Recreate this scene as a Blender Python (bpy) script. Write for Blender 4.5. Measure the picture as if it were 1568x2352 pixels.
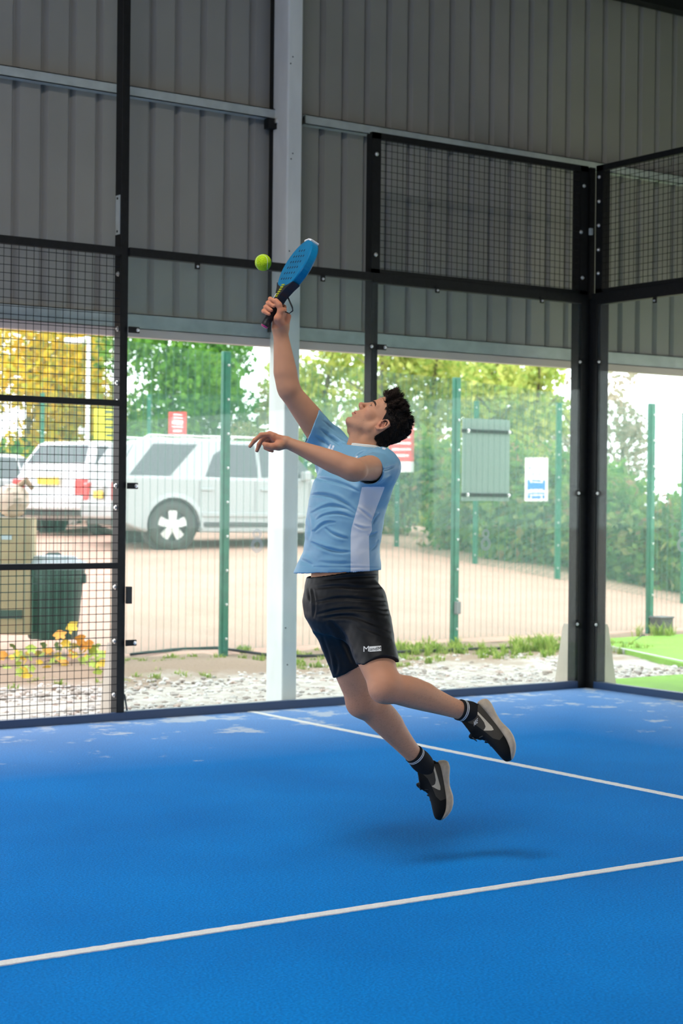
import bpy, bmesh, math, random
import numpy as np
from mathutils import Vector, Matrix
random.seed(7); rng = np.random.default_rng(11)
S = bpy.context.scene
for o in list(bpy.data.objects): bpy.data.objects.remove(o, do_unlink=True)
C = S.collection

# ---------------------------------------------------------------- camera
W, H, FPX = 1568, 2352, 3961.0
CAM = np.array([-9.15, -9.865, 1.406]); YAW, PITCH, ROLL = .60595, -.00517, .0102
_f = np.array([math.sin(YAW)*math.cos(PITCH), math.cos(YAW)*math.cos(PITCH), math.sin(PITCH)])
_r = np.cross(_f, [0, 0, 1]); _r /= np.linalg.norm(_r); _u = np.cross(_r, _f)
CR = _r*math.cos(ROLL)+_u*math.sin(ROLL); CU = -_r*math.sin(ROLL)+_u*math.cos(ROLL); CF = _f
def at(px, py, D):
    """world point seen at a photo pixel, D metres deep"""
    return CAM + D*(CF + CR*(px-W/2)/FPX - CU*(py-H/2)/FPX)
def proj(P):
    d = np.asarray(P, float)-CAM; z = d@CF
    return W/2+FPX*(d@CR)/z, H/2-FPX*(d@CU)/z
def aty(px, py, Y):
    d = at(px, py, 1)-CAM; return CAM + d*(Y-CAM[1])/d[1]
def atz(px, py, Z):
    d = at(px, py, 1)-CAM; return CAM + d*(Z-CAM[2])/d[2]
cd = bpy.data.cameras.new('camera'); cam = bpy.data.objects.new('camera', cd); C.objects.link(cam)
cam.matrix_world = Matrix([[*map(float, (CR[i], CU[i], -CF[i], CAM[i]))] for i in range(3)] + [[0, 0, 0, 1]])
cd.sensor_fit = 'VERTICAL'; cd.sensor_height = 36.0; cd.lens = 36.0*FPX/H
cd.clip_end = 500
cd.dof.use_dof = True; cd.dof.focus_distance = 6.85; cd.dof.aperture_fstop = 4.4
S.camera = cam

# ---------------------------------------------------------------- world, light, exposure
w = bpy.data.worlds.new('overcast'); S.world = w; w.use_nodes = True
bg = w.node_tree.nodes['Background']; bg.inputs[0].default_value = (.93, .97, 1, 1); bg.inputs[1].default_value = 4.7
S.view_settings.view_transform = 'Standard'; S.view_settings.look = 'None'
S.view_settings.exposure = 0.0; S.view_settings.gamma = 1.0; S.view_settings.use_curve_mapping = False
LAMPS = [(-1.5, -2.4, 420), (-6.2, -2.4, 600), (-11, -2.4, 640), (-7.4, -5.2, 250), (-13, -8.8, 120)]  # unseen lamps, added and placed to light the player, cladding and floor
LAMP_Z = 6.6
for k, (x, y, watt) in enumerate(LAMPS):
    ld = bpy.data.lights.new('added_lamp_light', 'AREA'); ld.shape = 'RECTANGLE'; ld.size = 2.4; ld.size_y = 1.0
    ld.energy = watt; ld.color = (1, .98, .95)
    lo = bpy.data.objects.new('added_lamp_light', ld); lo.location = (x, y, LAMP_Z-.06); C.objects.link(lo)

# ---------------------------------------------------------------- helpers
def setp(o, label=None, category=None, group=None, kind=None):
    for k, v in (('label', label), ('category', category), ('group', group), ('kind', kind)):
        if v: o[k] = v
    return o
def link(o, parent=None):
    C.objects.link(o)
    if parent is not None: o.parent = parent; o.matrix_parent_inverse = Matrix.Translation(-Vector(parent.location)) if parent.type == 'EMPTY' else parent.matrix_basis.inverted()
    return o
def empty(name, loc=(0, 0, 0), **k):
    o = bpy.data.objects.new(name, None); o.location = tuple(map(float, loc)); o.empty_display_size = .1; C.objects.link(o); return setp(o, **k)
class MB:
    """collects verts and faces in world coordinates, links ONE mesh object"""
    def __init__(s): s.v = []; s.f = []; s.uv = None
    def add(s, v, f):
        n = len(s.v); s.v += [tuple(map(float, q)) for q in v]; s.f += [tuple(i+n for i in q) for q in f]; return s
    def box(s, a, b):
        (x0, y0, z0), (x1, y1, z1) = a, b
        return s.add([(x0,y0,z0),(x1,y0,z0),(x1,y1,z0),(x0,y1,z0),(x0,y0,z1),(x1,y0,z1),(x1,y1,z1),(x0,y1,z1)],
              [(0,3,2,1),(4,5,6,7),(0,1,5,4),(1,2,6,5),(2,3,7,6),(3,0,4,7)])
    def obox(s, c, ax, ay, az):
        """oriented box from half-axis vectors"""
        c, ax, ay, az = (np.asarray(q, float) for q in (c, ax, ay, az))
        v = [c+i*ax+j*ay+k*az for k in (-1, 1) for i, j in ((-1,-1),(1,-1),(1,1),(-1,1))]
        return s.add(v, [(0,3,2,1),(4,5,6,7),(0,1,5,4),(1,2,6,5),(2,3,7,6),(3,0,4,7)])
    def bar(s, a, b, w, d, up=(0, 0, 1)):
        a, b = np.asarray(a, float), np.asarray(b, float); t = b-a; L = np.linalg.norm(t); t /= L
        u = np.asarray(up, float); u = u-t*(u@t); u /= np.linalg.norm(u); q = np.cross(t, u)
        return s.obox((a+b)/2, t*L/2, q*w/2, u*d/2)
    def tube(s, pts, r, n=8, cap=True):
        pts = [np.asarray(p, float) for p in pts]; rs = r if hasattr(r, '__len__') else [r]*len(pts)
        base = len(s.v); ref = np.array([.31, .2, .93])
        for i, p in enumerate(pts):
            t = pts[min(i+1, len(pts)-1)]-pts[max(i-1, 0)]; t /= np.linalg.norm(t)+1e-12
            u = np.cross(t, ref)
            if np.linalg.norm(u) < .1: u = np.cross(t, [1, 0, 0])
            u /= np.linalg.norm(u); q = np.cross(t, u)
            for k in range(n):
                a = 2*math.pi*k/n; s.v.append(tuple(map(float, p+rs[i]*(u*math.cos(a)+q*math.sin(a)))))
        for i in range(len(pts)-1):
            for k in range(n):
                a, b = base+i*n+k, base+i*n+(k+1) % n
                s.f.append((a, b, b+n, a+n))
        if cap:
            s.f.append(tuple(base+k for k in reversed(range(n)))); s.f.append(tuple(base+(len(pts)-1)*n+k for k in range(n)))
        return s
    def prism(s, poly, a3, ex, ey, nrm, th):
        """2-D polygon in plane (a3; ex,ey) extruded along nrm by th"""
        a3, ex, ey, nrm = (np.asarray(q, float) for q in (a3, ex, ey, nrm)); n = len(poly)
        p0 = [a3+ex*x+ey*y for x, y in poly]; p1 = [p+nrm*th for p in p0]
        return s.add(p0+p1, [tuple(reversed(range(n))), tuple(range(n, 2*n))]+[(i, (i+1) % n, n+(i+1) % n, n+i) for i in range(n)])
    def build(s, name, mat, parent=None, smooth=False, bevel=0, **k):
        m = bpy.data.meshes.new(name); m.from_pydata(s.v, [], s.f); m.update()
        for mm in (mat if isinstance(mat, (list, tuple)) else [mat]): m.materials.append(mm)
        if smooth: m.polygons.foreach_set('use_smooth', [True]*len(m.polygons))
        bm = bmesh.new(); bm.from_mesh(m); bmesh.ops.recalc_face_normals(bm, faces=bm.faces); bm.to_mesh(m); bm.free()
        o = bpy.data.objects.new(name, m); link(o, parent)
        if bevel:
            b = o.modifiers.new('bevel', 'BEVEL'); b.width = bevel; b.segments = 2; b.limit_method = 'ANGLE'; b.angle_limit = math.radians(40)
        return setp(o, **k)
def dup(o, parent=None, loc=None):
    c = o.copy(); C.objects.link(c)
    if parent is not None: c.parent = parent
    if loc is not None: c.location = loc
    return c

# ---------------------------------------------------------------- materials
def mat(name, col, rough=.6, metal=0., var=0., scale=6., bump=0., bscale=60., spec=.5, stretch=(1, 1, 1), col2=None, trans=0.):
    m = bpy.data.materials.new(name); m.use_nodes = True; nt = m.node_tree; b = nt.nodes['Principled BSDF']
    b.inputs['Roughness'].default_value = rough; b.inputs['Metallic'].default_value = metal
    b.inputs['Specular IOR Level'].default_value = spec
    b.inputs['Base Color'].default_value = (*col, 1)
    L = nt.links.new
    tc = nt.nodes.new('ShaderNodeTexCoord'); mp = nt.nodes.new('ShaderNodeMapping'); mp.inputs['Scale'].default_value = stretch
    L(tc.outputs['Object'], mp.inputs[0])
    if var or col2:
        n = nt.nodes.new('ShaderNodeTexNoise'); n.inputs['Scale'].default_value = scale; n.inputs['Detail'].default_value = 5
        L(mp.outputs[0], n.inputs['Vector'])
        r = nt.nodes.new('ShaderNodeValToRGB'); r.color_ramp.elements[0].position = .3; r.color_ramp.elements[1].position = .7
        c0 = tuple(max(0, c*(1-var)) for c in col); c1 = col2 or tuple(min(1, c*(1+var)) for c in col)
        r.color_ramp.elements[0].color = (*c0, 1); r.color_ramp.elements[1].color = (*c1, 1)
        L(n.outputs['Fac'], r.inputs[0]); L(r.outputs[0], b.inputs['Base Color'])
    if bump:
        n2 = nt.nodes.new('ShaderNodeTexNoise'); n2.inputs['Scale'].default_value = bscale; n2.inputs['Detail'].default_value = 4
        L(mp.outputs[0], n2.inputs['Vector'])
        bp = nt.nodes.new('ShaderNodeBump'); bp.inputs['Strength'].default_value = bump; bp.inputs['Distance'].default_value = .02
        L(n2.outputs['Fac'], bp.inputs['Height']); L(bp.outputs[0], b.inputs['Normal'])
    return m
def attr_mat(name, attr, c_hi, c_lo, rough=.6, spec=.3):
    """hard switch between two colours where a per-vertex signed distance crosses zero"""
    m = mat(name, c_lo, rough, spec=spec); nt = m.node_tree; b = nt.nodes['Principled BSDF']
    a = nt.nodes.new('ShaderNodeAttribute'); a.attribute_name = attr
    g = nt.nodes.new('ShaderNodeMath'); g.operation = 'LESS_THAN'; g.inputs[1].default_value = 0
    nt.links.new(a.outputs['Fac'], g.inputs[0])
    mx = nt.nodes.new('ShaderNodeMixRGB'); mx.inputs[1].default_value = (*c_lo, 1); mx.inputs[2].default_value = (*c_hi, 1)
    nt.links.new(g.outputs[0], mx.inputs[0]); nt.links.new(mx.outputs[0], b.inputs['Base Color'])
    return m
def glass_mat(name, tint=(.93, .97, .955), dust=.02, ior=1.5):
    m = bpy.data.materials.new(name); m.use_nodes = True; nt = m.node_tree; nt.nodes.clear(); L = nt.links.new
    out = nt.nodes.new('ShaderNodeOutputMaterial'); t = nt.nodes.new('ShaderNodeBsdfTransparent'); t.inputs[0].default_value = (*tint, 1)
    g = nt.nodes.new('ShaderNodeBsdfGlossy'); g.inputs['Roughness'].default_value = .02
    lw = nt.nodes.new('ShaderNodeLayerWeight'); lw.inputs[0].default_value = .5          # Schlick: the same on both faces of the pane
    pw = nt.nodes.new('ShaderNodeMath'); pw.operation = 'POWER'; pw.inputs[1].default_value = 5; L(lw.outputs['Facing'], pw.inputs[0])
    fr = nt.nodes.new('ShaderNodeMath'); fr.operation = 'MULTIPLY_ADD'; fr.inputs[1].default_value = .7; fr.inputs[2].default_value = .016; L(pw.outputs[0], fr.inputs[0])
    m1 = nt.nodes.new('ShaderNodeMixShader'); L(fr.outputs[0], m1.inputs[0]); L(t.outputs[0], m1.inputs[1]); L(g.outputs[0], m1.inputs[2])
    d = nt.nodes.new('ShaderNodeBsdfDiffuse'); d.inputs[0].default_value = (.8, .82, .82, 1)
    m2 = nt.nodes.new('ShaderNodeMixShader'); m2.inputs[0].default_value = dust; L(m1.outputs[0], m2.inputs[1]); L(d.outputs[0], m2.inputs[2])
    L(m2.outputs[0], out.inputs[0]); return m
def leaf_mat(name, cols, trans=.45):
    """random colour per leaf from an attribute, light shines through"""
    m = bpy.data.materials.new(name); m.use_nodes = True; nt = m.node_tree; nt.nodes.clear(); L = nt.links.new
    out = nt.nodes.new('ShaderNodeOutputMaterial'); a = nt.nodes.new('ShaderNodeAttribute'); a.attribute_name = 'rnd'
    r = nt.nodes.new('ShaderNodeValToRGB'); e = r.color_ramp.elements
    for i, c in enumerate(cols):
        q = e[i] if i < 2 else e.new(1.0)
        q.position = i/(len(cols)-1); q.color = (*c, 1)
    L(a.outputs['Fac'], r.inputs[0])
    d = nt.nodes.new('ShaderNodeBsdfDiffuse'); t = nt.nodes.new('ShaderNodeBsdfTranslucent'); L(r.outputs[0], d.inputs[0]); L(r.outputs[0], t.inputs[0])
    x = nt.nodes.new('ShaderNodeMixShader'); x.inputs[0].default_value = trans; L(d.outputs[0], x.inputs[1]); L(t.outputs[0], x.inputs[2]); L(x.outputs[0], out.inputs[0])
    return m
def set_attr(me, name, vals, domain='POINT'):
    at_ = me.attributes.new(name, 'FLOAT', domain); at_.data.foreach_set('value', np.asarray(vals, np.float32))

M = dict(
    black=mat('black_powder_coat', (.007, .0075, .008), .5, var=.3, scale=30, spec=.25),
    clad=mat('grey_cladding', (.275, .265, .243), .45, metal=0, var=.05, scale=2),
    galv=mat('galvanised_steel', (.46, .5, .49), .5, metal=.25, var=.12, scale=9),
    column=mat('galvanised_column', (.68, .69, .68), .5, metal=.05, var=.08, scale=7, stretch=(1, 1, .3)),
    pink=mat('pale_pink_trim', (.62, .5, .47), .6),
    roof=mat('roof_sheet', (.3, .3, .29), .7, var=.06),
    bolt=mat('steel_bolt', (.75, .75, .74), .3, metal=.9),
    glass=glass_mat('toughened_glass'),
    decal=glass_mat('etched_decal', (.9, .92, .92), .32),
    white=mat('white_paint', (.8, .8, .8), .4),
    green=mat('green_fence_coat', (.02, .17, .105), .4, var=.2, scale=12),
    gusset=mat('beige_steel', (.5, .43, .35), .5, var=.1),
    rubber=mat('black_rubber', (.025, .027, .027), .8, var=.2),
)
# ================================================================= building shell
def turf_mat():
    m = bpy.data.materials.new('blue_sanded_turf'); m.use_nodes = True; nt = m.node_tree; b = nt.nodes['Principled BSDF']; L = nt.links.new
    N = nt.nodes.new
    tc = N('ShaderNodeTexCoord')
    def noise(sc, det=3, st=(1, 1, 1), rough=.5):
        mp = N('ShaderNodeMapping'); mp.inputs['Scale'].default_value = st; L(tc.outputs['Object'], mp.inputs[0])
        n = N('ShaderNodeTexNoise'); n.inputs['Scale'].default_value = sc; n.inputs['Detail'].default_value = det; n.inputs['Roughness'].default_value = rough
        L(mp.outputs[0], n.inputs['Vector']); return n.outputs['Fac']
    def ramp(f, a, b_, c0, c1):
        r = N('ShaderNodeValToRGB'); r.color_ramp.elements[0].position = a; r.color_ramp.elements[1].position = b_
        r.color_ramp.elements[0].color = (*c0, 1); r.color_ramp.elements[1].color = (*c1, 1); L(f, r.inputs[0]); return r.outputs[0]
    def math_(op, a, b_):
        q = N('ShaderNodeMath'); q.operation = op
        for i, v in enumerate((a, b_)):
            if isinstance(v, (int, float)): q.inputs[i].default_value = v
            else: L(v, q.inputs[i])
        return q.outputs[0]
    base = ramp(noise(110, 3), .25, .75, (.000, .125, .43), (.000, .27, .77))
    big = ramp(noise(1.1, 4), .3, .72, (.86, .88, .9), (1.1, 1.1, 1.08))
    mx = N('ShaderNodeMixRGB'); mx.blend_type = 'MULTIPLY'; mx.inputs[0].default_value = 1; L(base, mx.inputs[1]); L(big, mx.inputs[2])
    # drifts of kiln-dried sand: thick by the walls, thin elsewhere; light by the walls is painted in too
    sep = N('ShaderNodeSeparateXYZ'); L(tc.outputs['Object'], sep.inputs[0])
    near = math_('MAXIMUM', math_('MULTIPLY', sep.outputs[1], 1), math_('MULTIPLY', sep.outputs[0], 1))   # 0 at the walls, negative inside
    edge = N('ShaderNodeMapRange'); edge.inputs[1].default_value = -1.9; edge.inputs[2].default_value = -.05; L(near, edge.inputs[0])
    patch = noise(3.2, 6, (1, 1, 1), .66)
    thr = math_('SUBTRACT', patch, math_('SUBTRACT', .69, math_('MULTIPLY', edge.outputs[0], .19)))
    sand = N('ShaderNodeMapRange'); sand.inputs[1].default_value = 0; sand.inputs[2].default_value = .07; L(thr, sand.inputs[0])
    spk = ramp(noise(300, 1), .70, .76, (0, 0, 0), (1, 1, 1))
    edge_light = math_('MULTIPLY', edge.outputs[0], .34)  # painted light: turf colour paler towards the glass, where daylight falls
    tot = math_('MINIMUM', math_('ADD', math_('ADD', math_('MULTIPLY', sand.outputs[0], .62), edge_light), math_('MULTIPLY', spk, .10)), .8)
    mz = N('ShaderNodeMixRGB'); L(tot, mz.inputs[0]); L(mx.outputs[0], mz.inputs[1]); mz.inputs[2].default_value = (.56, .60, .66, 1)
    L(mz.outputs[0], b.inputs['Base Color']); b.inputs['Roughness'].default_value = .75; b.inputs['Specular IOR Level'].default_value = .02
    bp = N('ShaderNodeBump'); bp.inputs['Strength'].default_value = .55; bp.inputs['Distance'].default_value = .01
    L(noise(150, 4), bp.inputs['Height']); L(bp.outputs[0], b.inputs['Normal'])
    return m
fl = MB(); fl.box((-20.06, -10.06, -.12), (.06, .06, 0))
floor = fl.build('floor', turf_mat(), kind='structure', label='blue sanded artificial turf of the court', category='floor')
line_m = mat('white_turf', (.78, .77, .74), .9, var=.1, scale=160, bump=.4, bscale=250)
def court_line(a, b, wd=.05):
    a, b = np.array(a, float), np.array(b, float); n = int(np.linalg.norm(b-a)/.02); t = (b-a)/np.linalg.norm(b-a); q = np.array([-t[1], t[0]])
    m = MB(); v = []; f = []
    j = rng.normal(0, .0013, (n+1, 2))
    for i in range(n+1):
        p = a+(b-a)*i/n
        for s, k in ((1, 0), (-1, 1)):
            e = p+q*s*(wd/2+j[i, k]); v += [(e[0], e[1], .0035), (e[0], e[1], -.01)]
    for i in range(n):
        k = 4*i; f += [(k, k+2, k+6, k+4), (k, k+4, k+5, k+1), (k+2, k+3, k+7, k+6)]
    m.add(v, f); return m.build('court_line', line_m, floor)
court_line((-3.05, -10), (-3.05, -.02)); court_line((-3.05, -5), (-10, -5))
# hall slab beyond the court on the camera's side
hs = MB(); hs.box((-20.06, -24, -.14), (2.7, -10.07, -.01)); hs.build('floor_hall', mat('hall_concrete', (.36, .36, .35), .8, var=.1), kind='structure', label='grey concrete hall slab beside the court', category='floor')

YC = .60                                             # inner face of the side wall cladding
Z0, ZT = 2.62, 5.72
def profile_sheet(x0, x1, y, z0, z1, axis='x'):
    """box-rib sheet: troughs 150 mm, ribs 28 mm high toward the hall's outside"""
    xs = []; p = .2
    n = int(round((x1-x0)/p))
    for i in range(n):
        b = x0+i*p
        xs += [(b+.000, 0), (b+.142, 0), (b+.153, .036), (b+.174, .036), (b+.2, 0)]
    m = MB(); v = []; f = []
    pr = [(x0, 0)]+xs
    for X, d in pr:
        for zz in (z0, z1):
            v.append((X, y+d, zz) if axis == 'x' else (y+d, X, zz))
    for i in range(len(pr)-1): f.append((2*i, 2*i+2, 2*i+3, 2*i+1))
    m.add(v, f); return m
wall_side = empty('wall_side', (-2, YC, 0), kind='structure', label='grey ribbed steel cladding above the open side of the hall', category='wall')
for i in range(-20, 3):
    o = profile_sheet(i*1.0+.12, i*1.0+1.12, YC, Z0, ZT).build('cladding_sheet', M['clad'], wall_side)
sol = lambda o, t: setattr(o.modifiers.new('thick', 'SOLIDIFY'), 'thickness', t)
for o in wall_side.children: sol(o, -.002)
def rail_C(z0, z1, y0, y1, x0, x1, name, mt, parent):
    m = MB(); t = .006
    m.box((x0, y0, z0), (x1, y0+t, z1)); m.box((x0, y0, z1-t), (x1, y1, z1)); m.box((x0, y0, z0), (x1, y1, z0+t))
    m.box((x0, y0+.0005, z0), (x1, y0+t*.9, z0+.02))
    return m.build(name, mt, parent)
for x0, x1 in ((-20, -2.44), (-2.30, 3.1)):
    rail_C(4.135, 4.205, YC-.075, YC-.003, x0, x1, 'girt', M['galv'], wall_side)
rail_C(Z0-.045, Z0+.06, YC-.02, YC-.003, -20, 3.1, 'sill_beam', M['galv'], wall_side)
tb = MB(); tb.box((-20, YC-.03, Z0-.10), (3.1, YC+.05, Z0-.046)); tb.build('sill_trim', M['pink'], wall_side)
eb = MB(); eb.box((-20, YC-.12, ZT-.14), (3.1, YC-.002, ZT)); eb.build('eaves_beam', M['black'], wall_side)
# end wall beyond the back of the court
wall_end = empty('wall_end', (3.2, -8, 0), kind='structure', label='grey ribbed end wall of the hall', category='wall')
for i in range(-24, 0):
    o = profile_sheet(i*1.0+.5, i*1.0+1.5, 3.12, Z0, 8.2, 'y').build('cladding_sheet', M['clad'], wall_end); sol(o, .002)
# far walls of the hall
wall_back = empty('wall_far', (-8, -24, 0), kind='structure', label='grey ribbed wall on the far side of the hall', category='wall')
for i in range(-20, 3): o = profile_sheet(i*1.0+.12, i*1.0+1.12, -24.0, 0, ZT).build('cladding_sheet', M['clad'], wall_back); sol(o, .002)
wall_left = empty('wall_left', (-20, -10, 0), kind='structure', label='grey ribbed wall at the other end of the hall', category='wall')
for i in range(-24, 0): o = profile_sheet(i*1.0+.5, i*1.0+1.5, -20.1, Z0, 8.2, 'y').build('cladding_sheet', M['clad'], wall_left); sol(o, .002)
rf = MB()
for (y0, z0, y1, z1) in ((.75, 5.72, -11.7, 8.1), (-11.7, 8.1, -24.1, 5.72)):
    rf.add([(-20.2, y0, z0), (3.3, y0, z0), (3.3, y1, z1), (-20.2, y1, z1), (-20.2, y0, z0+.06), (3.3, y0, z0+.06), (3.3, y1, z1+.06), (-20.2, y1, z1+.06)],
           [(0,1,2,3),(4,7,6,5),(0,4,5,1),(1,5,6,2),(2,6,7,3),(3,7,4,0)])
rf.build('ceiling', M['roof'], kind='structure', label='pitched grey sheet roof of the hall', category='ceiling')
LAMP_L = ['nearest the court corner', 'over the middle of the side wall', 'over the far end of the side wall', 'above the middle of the court', 'above the far half of the court']
for (x, y, _w), ll in zip(LAMPS, LAMP_L):
    m = MB(); m.box((x-1.25, y-.55, LAMP_Z-.04), (x+1.25, y+.55, LAMP_Z+.06)); m.tube([(x, y, LAMP_Z+.05), (x, y, 5.74+(.75-y)*.191)], .012)
    m.build('added_lamp', M['white'], label='white LED panel lamp hung from the roof '+ll, category='lamp', group='lamps over the court')

# ------------------------------------------------ galvanised column behind the glass
cx = aty(648, 1500, .36)[0]
col = empty('steel_column', (cx+.06, .46, -.05), label='pale galvanised steel column standing behind the glass', category='column')
m = MB(); m.box((cx, .36, -.06), (cx+.125, .575, 5.7)); m.build('shaft', M['column'], col, bevel=.012)
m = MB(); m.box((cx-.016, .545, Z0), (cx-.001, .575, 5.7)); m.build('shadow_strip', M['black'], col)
for z in (4.55, 4.50, 3.87, 3.83, 3.18, 3.10, .52, .26):
    m = MB(); xx = cx+.02+.03*rng.random(); m.tube([(xx, .3595, z), (xx, .365, z)], .006, 8); m.build('bolt_hole', M['rubber'], col)
m = MB(); m.box((cx-.07, .50, 4.06), (cx+.004, .56, 4.13)); m.build('girt_cleat', M['black'], col)
m = MB(); m.box((cx-.02, .485, 4.10), (cx+.002, .50, 4.125)); m.build('girt_bolt', M['bolt'], col)

# ================================================================= court enclosure
GY = .0                                             # inner face of side glass
PXS = [-.03, aty(866, 500, 0)[0], aty(289, 600, 0)[0]]      # post centres along the side wall
P1, P2 = PXS[1], PXS[2]
bolt_proto = None
def bolt(p, n, parent, r=.011):
    p, n = np.asarray(p, float), np.asarray(n, float)
    m = MB(); m.tube([p, p+n*.003, p+n*.0031, p+n*.011, p+n*.014], [r*1.5, r*1.5, r, r, r*.55], 8); return m.build('bolt', M['bolt'], parent, smooth=False)
side = empty('glass_side_wall', (P1, .03, 0), label='glass side wall of the court with black steel posts and rails', category='glass wall')
back = empty('glass_back_wall', (.03, -3, 0), label='glass back wall of the court at the right edge', category='glass wall')
fence = empty('wire_mesh_fence', (P2-2, .03, 0), label='black wire mesh court fence panel left of the glass', category='fence')
def post(parent, x, z1, w=.055, d=.085, y=.016, axis='x'):
    m = MB()
    if axis == 'x': m.box((x-w/2, y, -.06), (x+w/2, y+d, z1))
    else: m.box((y, x-w/2, -.06), (y+d, x+w/2, z1))
    return m.build('post', M['black'], parent, bevel=.003)
pa = post(side, P1, 4.02); pb = post(side, P2, 7.0); pc = post(side, -.075, 4.02)
pd = post(back, -.075, 4.02, axis='y'); pe = post(back, -2.1, 4.02, axis='y')
def gusset(parent, x, axis, sgn=1):
    # tapered stiffener plate running out behind the post
    m = MB(); poly = [(0, 0), (.17, 0), (.07, .52), (.055, .55), (0, .55)]
    if axis == 'x': m.prism(poly, (x-.006, .10, -.06), (0, 1, 0), (0, 0, 1), (1, 0, 0), .012)
    else: m.prism(poly, (.10, x-.006, -.06), (1, 0, 0), (0, 0, 1), (0, 1, 0), .012)
    return m.build('base_gusset', M['gusset'], parent)
m = MB(); m.box((-.088, -.007, .0), (0, -.0005, 3.0)); m.box((-.007, -.085, .0), (-.0005, -.007, 3.0)); m.build('corner_angle', M['black'], side)
m = MB(); m.box((.0, .0125, -.06), (.055, .065, 4.02)); m.build('corner_post', M['black'], side, bevel=.003)
gusset(side, P1, 'x'); gusset(side, P2-.02, 'x'); gusset(side, -.09, 'x'); gusset(back, -.06, 'y')
# panes (12 mm toughened glass)
def pane(parent, a, b, axis):
    m = MB()
    if axis == 'x': m.box((a, 0, .055), (b, .012, 2.985))
    else: m.box((0, a, .055), (.012, b, 2.985))
    return m.build('glass_pane', M['glass'], parent)
gp1 = pane(side, P1+.006, -.012, 'x'); gp2 = pane(side, P2+.02, P1-.006, 'x')
gp3 = pane(back, -2.09, -.012, 'y'); gp4 = pane(back, -4.1, -2.11, 'y')
# rails
def railx(parent, x0, x1, z0, z1, name='rail', y0=-.004, y1=.05):
    m = MB(); m.box((x0, y0, z0), (x1, y1, z1)); return m.build(name, M['black'], parent, bevel=.002)
def raily(parent, y0, y1, z0, z1, name='rail', x0=-.004, x1=.05):
    m = MB(); m.box((x0, y0, z0), (x1, y1, z1)); return m.build(name, M['black'], parent, bevel=.002)
railx(side, P2+.028, P1-.028, 2.975, 3.03); railx(side, P1-.028, -.02, 2.96, 3.03)
kerb_m = mat('kerb_blue_reflection', (.008, .035, .10), .4)  # black rail with the turf's blue reflection painted into its colour
k = railx(side, P2+.028, -.002, 0.0, .055, 'base_rail'); k.data.materials[0] = kerb_m
k = raily(back, -6, -.002, 0.0, .055, 'base_rail'); k.data.materials[0] = kerb_m
raily(back, -6, -.02, 2.95, 3.04)
# hanging clips under the top rail, angle clips on the posts
def clip(parent, c, n, axis):
    m = MB(); c = np.asarray(c, float)
    ax = np.array([.019, 0, 0]) if axis == 'x' else np.array([0, .019, 0]); nn = np.array(n, float)
    m.obox(c, ax, nn*.004, (0, 0, .024)); o = m.build('glass_clip', M['black'], parent, bevel=.003)
    b = bolt(c+nn*.004+np.array([0, 0, -.006]), nn, o, .006); return o
for px, py in ((453, 614), (741, 641), (1004, 662), (1244, 687)):
    q = aty(px, py, -.006); clip(side, (q[0], -.006, 2.955), (0, -1, 0), 'x')
q = atz(1467, 688, 2.95)
clip(back, (-.006, -.70, 2.93), (-1, 0, 0), 'y'); clip(back, (-.006, -1.6, 2.93), (-1, 0, 0), 'y')
def tab(parent, x0, x1, z, axis='x'):
    m = MB(); lo, hi = min(x0, x1), max(x0, x1)
    if axis == 'x': m.box((lo, -.012, z-.02), (hi, -.001, z+.02)); c = (x1-.014*np.sign(x1-x0), -.012, z); n = (0, -1, 0)
    else: m.box((-.012, lo, z-.02), (-.001, hi, z+.02)); c = (-.012, x1-.014*np.sign(x1-x0), z); n = (-1, 0, 0)
    o = m.build('post_clip', M['black'], parent, bevel=.003); bolt(c, n, o, .008); return o
zz2 = [aty(308, y, 0)[2] for y in (758, 1116, 1476)]
for z in zz2: tab(side, P2+.02, P2+.098, z)
zz1 = aty(880, 798, 0)[2]
for z in (zz1, zz1-1.02, zz1-2.04): tab(side, P1+.01, P1+.085, z); tab(side, P1-.01, P1-.06, z)
zc = [aty(1335, y, 0)[2] for y in (832, 1133, 1433)]
for z in zc: tab(side, -.055, -.125, z); tab(back, -.055, -.135, z, 'y')
# grey latch plates on the mast
m = MB(); q = aty(303, 1365, 0); m.box((P2+.03, -.01, q[2]-.06), (P2+.062, .02, q[2]+.05)); m.build('latch_box', M['rubber'], side)
q0, q1 = aty(280, 540, .06)[2], aty(280, 450, .06)[2]
m = MB(); m.box((P2-.033, .03, q0), (P2-.028, .085, q1)); np_ = m.build('steel_plate', M['galv'], side); 
for z in (q0+.02, q1-.02): 
    m = MB(); m.tube([(P2-.0325, .058, z), (P2-.037, .058, z)], .008); m.build('screw', M['rubber'], np_)
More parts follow.
